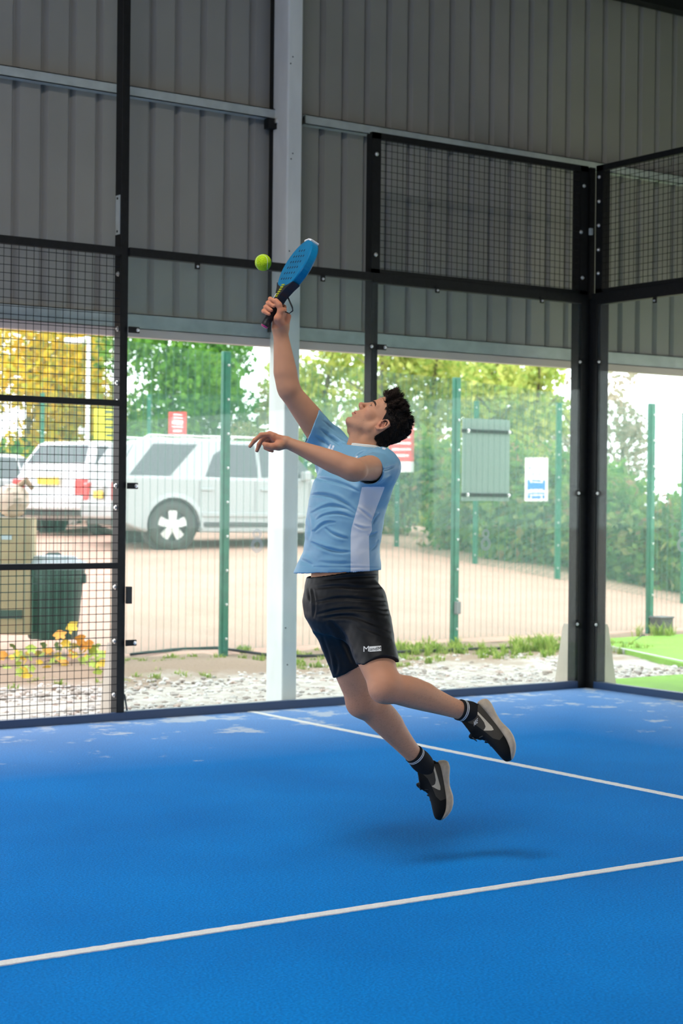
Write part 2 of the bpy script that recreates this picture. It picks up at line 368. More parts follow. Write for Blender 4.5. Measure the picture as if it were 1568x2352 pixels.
# welded wire mesh, 50 mm
def wires(name, a0, a1, z0, z1, axis, off, parent, pitch=.05, r=.0022):
    m = MB(); n = int(round((a1-a0)/pitch)); nz = int(round((z1-z0)/pitch))
    def P(a, o, z): return (a, off+o, z) if axis == 'x' else (off+o, a, z)
    for i in range(n+1):
        a = a0+(a1-a0)*i/n; m.tube([P(a, 0, z0), P(a, 0, z1)], r, 4, cap=False)
    for i in range(nz+1):
        z = z0+(z1-z0)*i/nz; m.tube([P(a0, .0035, z), P(a1, .0035, z)], r, 4, cap=False)
    return m.build(name, M['black'], parent, kind='stuff')
def mesh_frame(parent, a0, a1, z0, z1, axis, off, wv=.075, wt=.045, vb=.06):
    for (A0, A1, Z0_, Z1_) in ((a0, a0+wv, z0, z1), (a1-wv, a1, z0, z1), (a0, a1, z1-wt, z1), (a0, a1, z0, z0+vb)):
        m = MB()
        if axis == 'x': m.box((A0, off-.004, Z0_), (A1, off+.002, Z1_)); m.box((A0, off, Z0_), (A1 if A1-A0 > .2 else A0+.004, off+.03, Z1_ if Z1_-Z0_ > .2 else Z0_+.004))
        else: m.box((off-.004, A0, Z0_), (off+.002, A1, Z1_)); m.box((off, A0, Z0_), (off+.03, A1 if A1-A0 > .2 else A0+.004, Z1_ if Z1_-Z0_ > .2 else Z0_+.004))
        m.build('mesh_frame', M['black'], parent)
mesh_frame(side, P1-.045, -.03, 3.0, 4.02, 'x', .006)
wires('wire_mesh', P1-.02, -.06, 3.02, 4.0, 'x', .010, side)
mesh_frame(back, -2.1, -.05, 2.98, 4.02, 'y', .006, vb=.09); mesh_frame(back, -4.15, -2.1, 2.98, 4.02, 'y', .006, vb=.09)
wires('wire_mesh', -4.1, -.06, 3.02, 4.0, 'y', .010, back)
for py in (354, 585): q = aty(865, py, 0); bolt((P1-.008, .002, q[2]), (0, -1, 0), side, .010)
for (px, py) in ((1341, 427), (1334, 533), (1337, 638)): q = aty(px, py, 0); bolt((q[0], .002, q[2]), (0, -1, 0), side, .010)
for py in (421, 476, 530, 585, 638): z = 3.93-(py-421)/ (638-421)*.74; bolt((.002, -.085, z), (-1, 0, 0), back, .010)
m = MB(); m.box((-.035, -.035, 3.49), (-.012, -.012, 3.54)); m.build('corner_tag', M['galv'], side)
# fence left of the mast
FA = -20.0
for py, h in ((None, .05), (920, .038), (1301, .038)):
    z = 3.0 if py is None else aty(150, py, 0)[2]
    railx(fence, FA, P2-.028, z-h/2, z+h/2, 'rail', -.004, .04)
k = railx(fence, FA, P2+.03, 0, .05, 'base_rail'); k.data.materials[0] = kerb_m
wires('wire_mesh', P2-.03-.05*80, P2-.03, .03, 3.0, 'x', .012, fence)
for py in (630, 756, 880, 923, 1116, 1166, 1300, 1348, 1472, 1595): q = aty(277, py, .05); bolt((P2-.028, .05, q[2]), (-1, 0, 0), fence, .011)
post(fence, P2-2.0, 3.02); post(fence, P2-4.0, 3.02)
# floodlight mast brace
m = MB(); m.tube([(P2+.05, .06, .16), (P2+.10, .10, 0)], .006); m.build('brace', M['black'], side)

# number stickers etched on the panes
def decal(parent, px, py, plane, s=.075):
    # a rounded figure: two joined rings with a flared neck
    p = plane(px, py); v = []; f = []; N = 40; m = MB()
    outer = []; 
    for i in range(N):
        a = 2*math.pi*i/N; r = .5+.08*math.cos(2*a)-.03*math.cos(6*a)
        outer.append((r*.62*math.sin(a)*1.05, r*math.cos(a)*1.15+(.06 if math.cos(a) > .6 else 0)))
    def ring(cx_, cy_, ro, ri, sq=1.):
        b = len(v)
        for i in range(N):
            a = 2*math.pi*i/N
            for r in (ro, ri): v.append((cx_+r*math.sin(a), cy_+r*sq*math.cos(a)))
        for i in range(N):
            j = (i+1) % N; f.append((b+2*i, b+2*j, b+2*j+1, b+2*i+1))
    ring(0, .26, .25, .10, .95); ring(0, -.24, .33, .15, 1.05)
    def W3(x, y, off): return (p[0]+x*s*2, -.0006-off, p[2]+y*s*2) if plane is AX else (-.0006-off, p[1]-x*s*2, p[2]+y*s*2)
    m.add([W3(x, y, 0.0005*(i >= 2*N)) for i, (x, y) in enumerate(v)], f); o = m.build('number_sticker', M['decal'], parent); return o
AX = lambda px, py: aty(px, py, 0)
def BX(px, py):
    d = at(px, py, 1)-CAM; return CAM+d*(0-CAM[0])/d[0]
decal(gp2, 590, 1240, AX); decal(gp1, 1115, 1238, AX); decal(gp3, 1566, 1240, BX)
# ================================================================= outside
def vnoise(x, y, s=1.0, seed=0):
    r = np.random.default_rng(seed).random((64, 64)); X = np.asarray(x)/s; Y = np.asarray(y)/s
    i = np.floor(X).astype(int); j = np.floor(Y).astype(int); u = X-i; v = Y-j; u = u*u*(3-2*u); v = v*v*(3-2*v)
    g = lambda a, b: r[a % 64, b % 64]
    return (g(i, j)*(1-u)+g(i+1, j)*u)*(1-v)+(g(i, j+1)*(1-u)+g(i+1, j+1)*u)*v
FY = 4.12                                             # near fence line
near_pts = [(-9., FY, -.03), (-.75, FY, -.03), (1.85, FY, -.03), (4.4, FY, -.03), (12., FY, -.03)]
far_pts = [at(-700, 1262, 27), at(300, 1262, 27), at(700, 1262, 27.5), at(880, 1262, 28.2), at(1050, 1290, 27), at(1280, 1328, 25.4), at(1568, 1385, 24.6), at(2100, 1480, 24)]
def lot_z(x, y):
    """height of the sloping car park"""
    fx = np.array([q[0] for q in far_pts]); fy = np.array([q[1] for q in far_pts]); fz = np.array([q[2] for q in far_pts])
    # position across: measure along the far edge by angle from the camera
    ang = np.arctan2(x-CAM[0], y-CAM[1]); fa = np.arctan2(fx-CAM[0], fy-CAM[1])
    ey = np.interp(ang, fa, fy); ez = np.interp(ang, fa, fz)
    t = np.clip((y-FY)/(ey-FY), 0, 1.6)
    return -.03+(ez+.03)*t
lot_m = mat('pink_gravel_tarmac', (.47, .285, .215), .9, var=.10, scale=1.3, bump=.2, bscale=40)
v = []; f = []; nx, ny = 60, 30
for j in range(ny+1):
    for i in range(nx+1):
        # fan grid by camera angle
        a = -.35+ (1.55)*i/nx
        e = np.interp(a, [math.atan2(q[0]-CAM[0], q[1]-CAM[1]) for q in far_pts], [q[1] for q in far_pts])
        y = FY+(e*1.35+2-FY)*(j/ny)
        x = CAM[0]+(y-CAM[1])*math.tan(a)
        v.append((x, y, float(lot_z(np.array(x), np.array(y)))-.012*vnoise(x, y, 1.5, 3)))
for j in range(ny):
    for i in range(nx): k = j*(nx+1)+i; f.append((k, k+1, k+nx+2, k+nx+1))
m = MB(); m.add(v, f); m.build('ground_car_park', lot_m, smooth=True, kind='structure', label='pink tarmac car park rising behind the fence', category='ground')
# wide ground under everything
m = MB(); m.add([(-80, -80, -.2), (120, -80, -.2), (120, 140, -.2), (-80, 140, -.2)], [(0, 1, 2, 3)]); m.build('ground', mat('earth', (.5, .44, .38), .95, var=.15), kind='structure', label='bare earth around the site', category='ground')
# strip between court and fence
strip_m = mat('stony_soil', (.42, .35, .29), .95, var=.2, scale=9, bump=.6, bscale=30, col2=(.56, .52, .47))
def soil_band(m_):
    # brown topsoil lies along the fence, gravel along the court; the seam wanders
    nt = m_.node_tree; L = nt.links.new; b = nt.nodes['Principled BSDF']; src = b.inputs['Base Color'].links[0].from_socket
    tc = nt.nodes.new('ShaderNodeTexCoord'); sp_ = nt.nodes.new('ShaderNodeSeparateXYZ'); L(tc.outputs['Object'], sp_.inputs[0])
    n = nt.nodes.new('ShaderNodeTexNoise'); n.inputs['Scale'].default_value = 1.6; n.inputs['Detail'].default_value = 5; L(tc.outputs['Object'], n.inputs['Vector'])
    a = nt.nodes.new('ShaderNodeMath'); a.operation = 'MULTIPLY_ADD'; a.inputs[1].default_value = 2.2; L(n.outputs['Fac'], a.inputs[0]); L(sp_.outputs[1], a.inputs[2])
    r = nt.nodes.new('ShaderNodeMapRange'); r.inputs[1].default_value = 3.0; r.inputs[2].default_value = 3.6; L(a.outputs[0], r.inputs[0])
    mx = nt.nodes.new('ShaderNodeMixRGB'); L(r.outputs[0], mx.inputs[0]); L(src, mx.inputs[1]); mx.inputs[2].default_value = (.27, .185, .125, 1); L(mx.outputs[0], b.inputs['Base Color'])
soil_band(strip_m)
v = []; f = []; nx, ny = 120, 34
for j in range(ny+1):
    for i in range(nx+1):
        x = -9+22*i/nx; y = .05+(FY+.15-.05)*j/ny; z = -.055+.03*vnoise(x, y, .5, 1)+.02*vnoise(x, y, .15, 2)
        if x < -1 and 2.2 < y < 3.9: z += .05*math.sin((y-2.2)/1.7*math.pi)
        v.append((x, y, z))
for j in range(ny):
    for i in range(nx): k = j*(nx+1)+i; f.append((k, k+1, k+nx+2, k+nx+1))
m = MB(); m.add(v, f); m.build('ground_gravel', strip_m, smooth=True, kind='structure', label='gravel and soil strip between court and fence', category='ground')
# loose stones
def stone_mesh(n, region, rr, name, mt, **kw):
    ico = [(0,0,1),(.894,0,.447),(.276,.851,.447),(-.724,.526,.447),(-.724,-.526,.447),(.276,-.851,.447),(.724,.526,-.447),(-.276,.851,-.447),(-.894,0,-.447),(-.276,-.851,-.447),(.724,-.526,-.447),(0,0,-1)]
    fc = [(0,1,2),(0,2,3),(0,3,4),(0,4,5),(0,5,1),(1,6,2),(2,7,3),(3,8,4),(4,9,5),(5,10,1),(2,6,7),(3,7,8),(4,8,9),(5,9,10),(1,10,6),(6,11,7),(7,11,8),(8,11,9),(9,11,10),(10,11,6)]
    ico = np.array(ico); V = []; Fc = []; A = []
    for q in range(n):
        x, y, z = region(); r = rr[0]*(rr[1]/rr[0])**rng.random()
        P = ico*rng.uniform(.75, 1.2, (12, 1))*np.array([rng.uniform(.8, 1.4), rng.uniform(.8, 1.3), rng.uniform(.5, .85)])*r
        a = rng.random()*6.28; c, s_ = math.cos(a), math.sin(a); P = P@np.array([[c, s_, 0], [-s_, c, 0], [0, 0, 1]])+np.array([x, y, z])
        b = len(V)*12; V.append(P); Fc += [(i+b, j+b, k+b) for i, j, k in fc]; A += [rng.random()]*12
    me = bpy.data.meshes.new(name); me.from_pydata(np.concatenate(V).tolist(), [], Fc); me.materials.append(mt); set_attr(me, 'rnd', A)
    o = bpy.data.objects.new(name, me); C.objects.link(o); return setp(o, **kw)
stone_m = leaf_mat('pale_stones', [(.34, .28, .24), (.58, .55, .52), (.66, .63, .60), (.50, .37, .31)], .0)
def reg():
    while 1:
        x = rng.uniform(-4.6, 6.0); y = .10+2.9*rng.random()**1.9
        if x > .4 and y < .5: continue
        if x > 1.9 and y > 1.2: continue
        return x, y, -.035+.012*rng.random()
stone_mesh(5200, reg, (.008, .032), 'gravel_stones', stone_m, kind='stuff', label='pale limestone gravel strewn beside the court', category='gravel')
# artificial lawns at the right
lawn_m = mat('lime_turf', (.19, .37, .04), .9, var=.15, scale=3, bump=.4, bscale=120)
m = MB(); m.box((.09, -12, -.06), (3.0, .47, -.012)); m.build('turf_walkway', lawn_m, kind='structure', label='lime green turf walkway behind the back glass', category='turf')
m = MB(); m.prism([(2.05, .9), (9, .9), (9, 3.7), (3.15, 3.45)], (0, 0, -.05), (1, 0, 0), (0, 1, 0), (0, 0, 1), .06); m.build('turf_lawn', lawn_m, kind='structure', label='pale green lawn beyond the kerb at right', category='turf')
m = MB(); a, b = np.array([2.0, .5, -.01]), np.array([3.12, 3.5, -.01]); m.bar(a, b, .03, .05); m.build('kerb', mat('pale_kerb', (.5, .5, .49), .7), kind='structure', label='thin white kerb edging the lawn at right', category='kerb')

# ---------------------------------------------------------------- green security fences
def weldmesh(parent, a, b, za0, za1, zb0, zb1, ph, pv, r, mt):
    """many thin horizontals, sparse verticals between two posts (plan points a, b)"""
    a, b = np.asarray(a, float), np.asarray(b, float); L = np.linalg.norm(b-a); m = MB()
    nh = int(min(za1-za0, zb1-zb0)/ph); nv = int(L/pv)
    for i in range(nh+1):
        t = i/nh; m.tube([(*a, za0+(za1-za0)*t), (*b, zb0+(zb1-zb0)*t)], r, 3, cap=False)
    q = np.array([-(b-a)[1], (b-a)[0]])/L*.004
    for i in range(nv+1):
        t = i/nv; p = a+(b-a)*t+q; m.tube([(*p, za0+(zb0-za0)*t), (*p, za1+(zb1-za1)*t)], r*1.1, 3, cap=False)
    return m.build('weldmesh', mt, parent, kind='stuff')
wire_m = mat('green_wire', (.045, .19, .14), .5)
nf = empty('security_fence', (1.85, FY, 0), label='near green weldmesh security fence with tall bolted posts', category='fence')
tops = {}
NP = []
for bx, by, tx, ty in ((508, 1500, 515, 808), (1037, 1482, 1047, 868), (1485, 1477, 1495, 927)):
    q = aty(bx, by, FY); t = aty(tx, ty, FY); NP.append((q[0], min(q[2], -.03), t[2]))
NP = [(NP[0][0]-2.62, -.03, NP[0][2]+.14)]+NP+[(NP[2][0]+2.6, -.03, NP[2][2]-.2), (NP[2][0]+5.2, -.03, NP[2][2]-.4)]
NP = [(NP[0][0]-2.62, -.03, NP[0][2]+.14)]+NP
for i, (x, zb, zt) in enumerate(NP):
    m = MB(); m.box((x-.04, FY-.06, -.1), (x+.04, FY-.01, zt)); po = m.build('post', M['green'], nf, bevel=.004)
    m = MB(); m.box((x-.025, FY-.066, .0), (x+.025, FY-.061, zt-.02)); m.build('clamp_bar', M['green'], po)
    n = 9
    for k in range(n):
        z = .12+(zt-.25)*k/(n-1); bolt((x+.012, FY-.066, z), (0, -1, 0), po, .008)
for (x0, a0, a1), (x1, b0, b1) in zip(NP[:-1], NP[1:]):
    weldmesh(nf, (x0, FY), (x1, FY), .02, a1-.02, .02, b1-.02, .0140, .0762, .0020, wire_m)
# boxes on the fence posts
m = MB(); q = aty(1050, 1395, FY-.08); m.box((q[0]-.03, FY-.1, q[2]-.07), (q[0]+.035, FY-.06, q[2]+.06)); m.build('junction_box', mat('grey_box', (.2, .22, .22), .5), nf, bevel=.006)
q = atz(1492, 1478, -.03)
ub = empty('utility_box', (NP[4][0]+.06, FY-.2, -.03), label='dark box at the foot of the right fence post', category='box')
m = MB(); X = NP[4][0]+.06; m.box((X-.1, FY-.25, -.05), (X+.1, FY-.08, .16)); m.build('box_body', mat('dark_box', (.07, .08, .075), .6), ub, bevel=.01)
m = MB(); m.box((X-.11, FY-.26, .155), (X+.11, FY-.07, .175)); m.build('box_lid', mat('dark_lid', (.12, .13, .13), .5), ub, bevel=.006)
# mounted sign seen from its back
sg = empty('sign_back', aty(1113, 1150, FY+.05), label='grey-green sign seen from behind on two black bars', category='sign')
A, B = aty(1058, 1150, FY+.05), aty(1168, 965, FY+.05)
m = MB(); m.box((A[0], FY+.03, A[2]), (B[0], FY+.04, B[2])); m.build('sign_panel', mat('sign_back_grey', (.36, .46, .42), .5), sg)
for py in (991, 1137):
    z = aty(1113, py, FY+.02)[2]; m = MB(); m.box((A[0]-.02, FY+.012, z-.018), (B[0]+.02, FY+.028, z+.018)); bar_ = m.build('mounting_bar', M['black'], sg)
    for xx in (A[0]+.06, B[0]-.02): bolt((xx, FY+.012, z), (0, -1, 0), bar_, .014)

# far fence
ff = empty('boundary_fence', tuple(at(880, 1262, 28)), label='far green weldmesh fence along the back of the car park', category='fence')
FP = [(-250, 1240, 900, 37), (95, 1240, 902, 36), (340, 1240, 905, 35), (700, 1252, 913, 32.5), (910, 1264, 919, 29.0), (1090, 1297, 921, 26.9), (1280, 1328, 925, 25.4), (1568, 1385, 948, 24.6), (1900, 1450, 975, 24.2)]
FQ = []
for px, pb_, pt, D in FP:
    b = at(px, pb_, D); t = at(px, pt, D); FQ.append((b[0], b[1], b[2]-.05, t[2]))
for (x, y, zb, zt) in FQ:
    m = MB(); m.obox((x, y, (zb+zt)/2), CR*.04, np.cross(CR, [0, 0, 1])*.03, (0, 0, (zt-zb)/2)); po = m.build('post', M['green'], ff)
    for k in range(8):
        z = zb+.2+(zt-zb-.3)*k/7; bolt(np.array([x, y, z])-CF*.032, -CF, po, .009)
for p0, p1 in zip(FQ[:-1], FQ[1:]): weldmesh(ff, p0[:2], p1[:2], p0[2], p0[3], p1[2], p1[3], .0254, .0762, .0022, wire_m)

# ---------------------------------------------------------------- signs on the far fence (facing the hall)
def sign(name, label, x0, y0, x1, y1, D, col, stripes, cat='sign'):
    c = at((x0+x1)/2, (y0+y1)/2, D); hw = (x1-x0)/2*D/FPX; hh = (y1-y0)/2*D/FPX
    ex = CR.copy(); ex[2] = 0; ex /= np.linalg.norm(ex); nn = np.cross([0, 0, 1], ex); nn = -nn if nn@CF > 0 else nn
    r = empty(name, c-np.array([0, 0, hh]), label=label, category=cat)
    m = MB(); m.obox(c, ex*hw, nn*.006, np.array([0, 0, hh])); pl = m.build('sign_board', mat(name+'_board', col, .4), r)
    for (u0, v0, u1, v1, cc) in stripes:          # in 0..1 board coordinates, v down
        q = c+ex*hw*((u0+u1)-1)+np.array([0, 0, hh*(1-(v0+v1))])+nn*.008
        m = MB(); m.obox(q, ex*hw*(u1-u0), nn*.002, np.array([0, 0, hh*(v1-v0)])); m.build('sign_print', mat(name+'_print', cc, .4), pl)
    return r
WH = (.85, .84, .83)
sign('warning_sign', 'small red notice with white text lines above the silver car roof', 387, 946, 428, 998, 33.8, (.78, .09, .09),
     [(.25, .10, .75, .16, WH), (.22, .24, .78, .30, WH), (.2, .38, .8, .55, WH), (.2, .62, .8, .70, WH), (.25, .8, .75, .88, WH)])
sign('car_park_sign', 'red board with white lower strip behind the player\'s head', 893, 966, 950, 1084, 28.6, (.80, .12, .13),
     [(.0, .80, 1, 1, WH), (.15, .30, .85, .34, WH), (.12, .42, .88, .46, WH), (.12, .54, .88, .58, WH), (.12, .66, .8, .70, WH)])
BL = (.05, .25, .65)
sign('blue_white_sign', 'white notice with blue panel and pictograms on the far fence', 1205, 1051, 1258, 1151, 25.3, WH,
     [(.16, .22, .24, .26, BL), (.28, .34, .42, .42, (.55, .66, .78)), (.58, .34, .72, .42, (.55, .66, .78)), (.12, .52, .22, .74, BL), (.78, .52, .88, .74, BL), (.22, .58, .78, .72, BL),
      (.3, .52, .7, .55, BL), (.14, .81, .86, .84, BL), (.14, .86, .24, .94, BL), (.76, .86, .86, .94, BL), (.3, .88, .7, .94, BL)])
DK = (.03, .08, .09)
sign('yellow_sign', 'yellow board with dark text bands beyond the white cars', 216, 938, 290, 1012, 35.3, (.62, .62, .04),
     [(.32, .08, 1, .15, DK), (.32, .30, .8, .37, DK), (.34, .55, .8, .62, DK), (.38, .8, .75, .87, DK)])

# ---------------------------------------------------------------- lamp post
lb = at(200, 1110, 38.5); lt = at(200, 772, 38.5)
lp = empty('lamp_post', lb, label='white lamp post with a single floodlight arm', category='lamp post')
m = MB(); m.tube([(lb[0], lb[1], 0), (lb[0], lb[1], lt[2])], [.055, .04], 12); m.build('pole', M['white'], lp, smooth=True)
hd = at(172, 783, 38.5); ex = CR
m = MB(); m.obox(hd, CR*.22, CF*.12, CU*.06); m.build('lamp_head', M['white'], lp, bevel=.02)
m = MB(); m.tube([lt-CU*.02, hd+CR*.1], .03, 8); m.build('arm', M['white'], lp)
cb = at(190, 990, 38.5); m = MB(); m.obox(cb, CR*.09, CF*.06, CU*.07); m.build('control_box', M['white'], lp, bevel=.01)

# ---------------------------------------------------------------- plants
def leaf_cloud(name, blobs, n, size, mt, parent=None, flat=.35, **kw):
    """leaves as small folded quads spread over ellipsoid blobs"""
    V = []; F = []; A = []; vol = np.array([b[3]*b[4]*b[5] for b in blobs])**.67; pr = vol/vol.sum()
    idx = rng.choice(len(blobs), n, p=pr)
    for q in idx:
        cx_, cy_, cz_, rx, ry, rz = blobs[q]
        d = rng.normal(size=3); d /= np.linalg.norm(d); rad = rng.random()**.4
        p = np.array([cx_+d[0]*rx*rad, cy_+d[1]*ry*rad, cz_+d[2]*rz*rad])
        u = rng.normal(size=3); u /= np.linalg.norm(u); t = rng.normal(size=3); t -= u*(t@u); t /= np.linalg.norm(t)
        L = size*rng.uniform(.6, 1.3); wv = L*rng.uniform(.5, .8); nrm = np.cross(u, t)
        b = len(V); V += [p-u*L*.5, p+t*wv*.5+nrm*L*.12, p+u*L*.55, p-t*wv*.5+nrm*L*.12]
        F += [(b, b+1, b+2), (b, b+2, b+3)]
        a = np.clip(.5+.25*rng.normal()+.35*(vnoise(p[0]*1.7+p[2], p[1]*1.7+p[2]*1.3, .9, 5)-.5), 0, 1); A += [a]*4
    me = bpy.data.meshes.new(name); me.from_pydata([tuple(map(float, q)) for q in V], [], F); me.materials.append(mt); set_attr(me, 'rnd', A)
    o = bpy.data.objects.new(name, me); link(o, parent); return setp(o, **kw)
bark = mat('bark', (.16, .12, .09), .9, var=.3, scale=8)
def tree(name, label, px, D, ztop, halfw, n, mt, zlow=.3, lsize=.16, nb=9, seed=0, cat='tree'):
    g = np.random.default_rng(seed); b = at(px, 1300, D); gz = 0.2
    r = empty(name, (b[0], b[1], gz), label=label, category=cat)
    m = MB(); m.tube([(b[0], b[1], gz-.4), (b[0]+g.normal(0, .1), b[1], (ztop)*.5), (b[0]+g.normal(0, .2), b[1]+g.normal(0, .2), ztop*.85)], [.10, .06, .02], 8)
    for k in range(6):
        z = ztop*g.uniform(.35, .75); a = g.random()*6.28; L = halfw*g.uniform(.5, .9)
        m.tube([(b[0], b[1], z), (b[0]+math.cos(a)*L*.5, b[1]+math.sin(a)*L*.5, z+L*.5), (b[0]+math.cos(a)*L, b[1]+math.sin(a)*L, z+L*.8)], [.03, .02, .008], 6)
    m.build('trunk', bark, r)
    blobs = []
    for k in range(nb):
        zz = zlow+(ztop-zlow)*((k+.5)/nb); ww = halfw*(1-.55*abs(2*(k+.5)/nb-.9)**1.6)
        for j in range(2):
            a = g.random()*6.28; o = ww*.5
            blobs.append((b[0]+math.cos(a)*o, b[1]+math.sin(a)*o, zz+g.normal(0, .2), ww*.62, ww*.62, (ztop-zlow)/nb*1.0))
    leaf_cloud('foliage', blobs, n, lsize, mt, r, kind='stuff'); return r
LM = dict(
    orange=leaf_mat('autumn_leaves', [(.35, .42, .06), (.72, .58, .04), (.85, .55, .04), (.50, .58, .08)]),
    green=leaf_mat('green_leaves', [(.07, .20, .03), (.17, .38, .06), (.30, .52, .08)]),
    dgreen=leaf_mat('deep_green_leaves', [(.05, .16, .04), (.12, .30, .06), (.22, .42, .09)]),
    yg=leaf_mat('yellow_green_leaves', [(.26, .40, .09), (.46, .56, .14), (.68, .66, .20), (.38, .48, .13)]),
    pale=leaf_mat('pale_leaves', [(.28, .36, .14), (.45, .47, .22), (.52, .44, .25)]),
    brown=leaf_mat('sparse_brown_leaves', [(.35, .30, .22), (.48, .40, .30), (.30, .33, .20)]),
    hedge=leaf_mat('hedge_leaves', [(.08, .20, .05), (.18, .34, .08), (.32, .42, .12), (.48, .30, .20)]),
    vine=None)
tree('autumn_tree', 'orange and yellow autumn tree at the left edge', 60, 43, 8.6, 2.1, 8500, LM['orange'], .8, .2, seed=1)
tree('lime_tree', 'yellow-green tree behind the lamp post', 215, 46, 8.2, 1.7, 5000, LM['yg'], .5, .2, seed=2)
tree('broad_tree', 'dense green tree behind the silver car', 375, 43, 8.4, 1.9, 8000, LM['green'], .3, .2, seed=3)
tree('broad_tree', 'second dense green tree just left of the column', 490, 47, 8.4, 1.35, 6000, LM['dgreen'], .3, .2, seed=4)
tree('low_tree', 'low pale yellow tree in the sky gap beside the column', 590, 44, 4.1, 1.1, 2200, LM['pale'], .3, .18, seed=5)
tree('tall_tree', 'tall loose yellow-green tree right of the column', 735, 42, 8.2, 1.35, 5200, LM['yg'], .3, .19, seed=6)
tree('tall_tree', 'tall loose yellow-green tree above the player\'s head', 870, 40, 7.9, 1.3, 5200, LM['yg'], .3, .19, seed=7)
tree('tall_tree', 'tall yellow-green tree right of the middle court post', 1005, 41, 7.4, 1.3, 5200, LM['yg'], .3, .19, seed=8)
tree('tall_tree', 'tall yellow-green tree above the grey sign back', 1130, 39, 6.5, 1.25, 5200, LM['yg'], .3, .19, seed=9)
tree('tall_tree', 'yellow-green tree nearest the corner post', 1235, 40, 5.6, 1.0, 4200, LM['yg'], .3, .19, seed=10)
tree('bare_tree', 'thin brownish tree left of the corner post', 1330, 37, 4.0, .95, 1500, LM['brown'], .3, .15, seed=11)
tree('bare_tree', 'thin brownish tree right of the corner post', 1425, 36, 4.2, .75, 1300, LM['brown'], .3, .15, seed=12)
def bush(label, px, pb_, D, wd, ht, n, mt, seed):
    b = at(px, pb_, D); g = np.random.default_rng(seed); r = empty('hedge_bush', b, label=label, category='bush')
    m = MB()
    for k in range(5): m.tube([b-np.array([0, 0, .2]), b+np.array([g.normal(0, .25), g.normal(0, .2), ht*.7])], [.02, .008], 5)
    m.build('stem', bark, r)
    bl = [(b[0]+g.normal(0, wd*.35), b[1]+g.normal(0, .25), b[2]+ht*g.uniform(.15, .75), wd*.62, .6, ht*.34) for k in range(9)]
    leaf_cloud('foliage', bl, n, .17, mt, r, kind='stuff')
for k, (px, pb_, D, wd, ht, lab) in enumerate(((770, 1262, 33, 1.3, 2.0, 'hedge bush behind the column and player\'s arm'), (930, 1266, 30.6, 1.3, 2.1, 'hedge bush behind the red board'), (1070, 1290, 28.4, 1.2, 2.1, 'hedge bush behind the left fence sign post'),
        (1180, 1305, 27.6, 1.2, 2.2, 'hedge bush behind the white notice'), (1290, 1328, 27, 1.2, 2.1, 'hedge bush just left of the corner post'), (1400, 1350, 26.4, 1.1, 2.0, 'hedge bush just right of the corner post'), (1500, 1370, 26.2, 1.1, 1.9, 'hedge bush behind the right fence post'), (1600, 1392, 26, 1.1, 1.9, 'hedge bush at the right edge of the view'),
        (620, 1250, 35, 1.3, 2.1, 'hedge bush behind the bonnet of the silver car'), (450, 1245, 36.5, 1.3, 2.2, 'hedge bush behind the silver car roof'), (300, 1245, 37.5, 1.3, 2.2, 'hedge bush behind the white car roof'), (150, 1245, 38.5, 1.3, 2.2, 'hedge bush left of the lamp post'), (10, 1245, 39, 1.3, 2.2, 'hedge bush at the left edge of the view'))):
    bush(lab, px, pb_-(4 if k < 8 else 0), D+(1.0 if k < 8 else 0), wd, ht, 2600, LM['hedge'] if k < 8 else LM['dgreen'], 40+k)
# grass tufts and weeds along the fence
def tufts(name, spots, mt, **kw):
    V = []; F = []; A = []
    for (x, y, z, h, n) in spots:
        for k in range(n):
            a = rng.random()*6.28; L = h*rng.uniform(.5, 1.1); wv = .004+.004*rng.random(); lean = rng.uniform(.2, .9)
            d = np.array([math.cos(a), math.sin(a), 0]); q = np.array([-d[1], d[0], 0])*wv; p = np.array([x, y, z])+rng.normal(0, .02, 3)*[1, 1, 0]
            b = len(V); m1 = p+d*L*lean*.3+np.array([0, 0, L*.6]); m2 = p+d*L*lean+np.array([0, 0, L*(1-lean*.35)])
            V += [p-q, p+q, m1+q*.8, m1-q*.8, m2]; F += [(b, b+1, b+2, b+3), (b+3, b+2, b+4)]; A += [rng.random()]*5
    me = bpy.data.meshes.new(name); me.from_pydata([tuple(map(float, q)) for q in V], [], F); me.materials.append(mt); set_attr(me, 'rnd', A)
    o = bpy.data.objects.new(name, me); C.objects.link(o); return setp(o, **kw)
grass_m = leaf_mat('weed_grass', [(.16, .28, .05), (.30, .42, .08), (.46, .50, .16)], .35)
sp = []
for k in range(620):
    x = rng.uniform(-4.4, 3.2); y = 2.3+1.7*rng.random()
    dens = vnoise(x, y, .7, 8)
    if dens < .40: continue
    sp.append((x, y, -.05, rng.uniform(.05, .17) if x > .2 else rng.uniform(.03, .10), 18))
for (px, py, h) in ((1180, 1500, .22), (1262, 1498, .24), (1010, 1500, .16), (940, 1505, .12), (560, 1500, .1), (430, 1530, .1), (1520, 1470, .25)):
    q = atz(px, py, -.04)
    for k in range(6): sp.append((q[0]+rng.normal(0, .09), q[1]+rng.normal(0, .09), -.05, h, 18))
tufts('weeds', sp, grass_m, kind='stuff', label='weeds and grass tufts at the foot of the fence', category='grass')
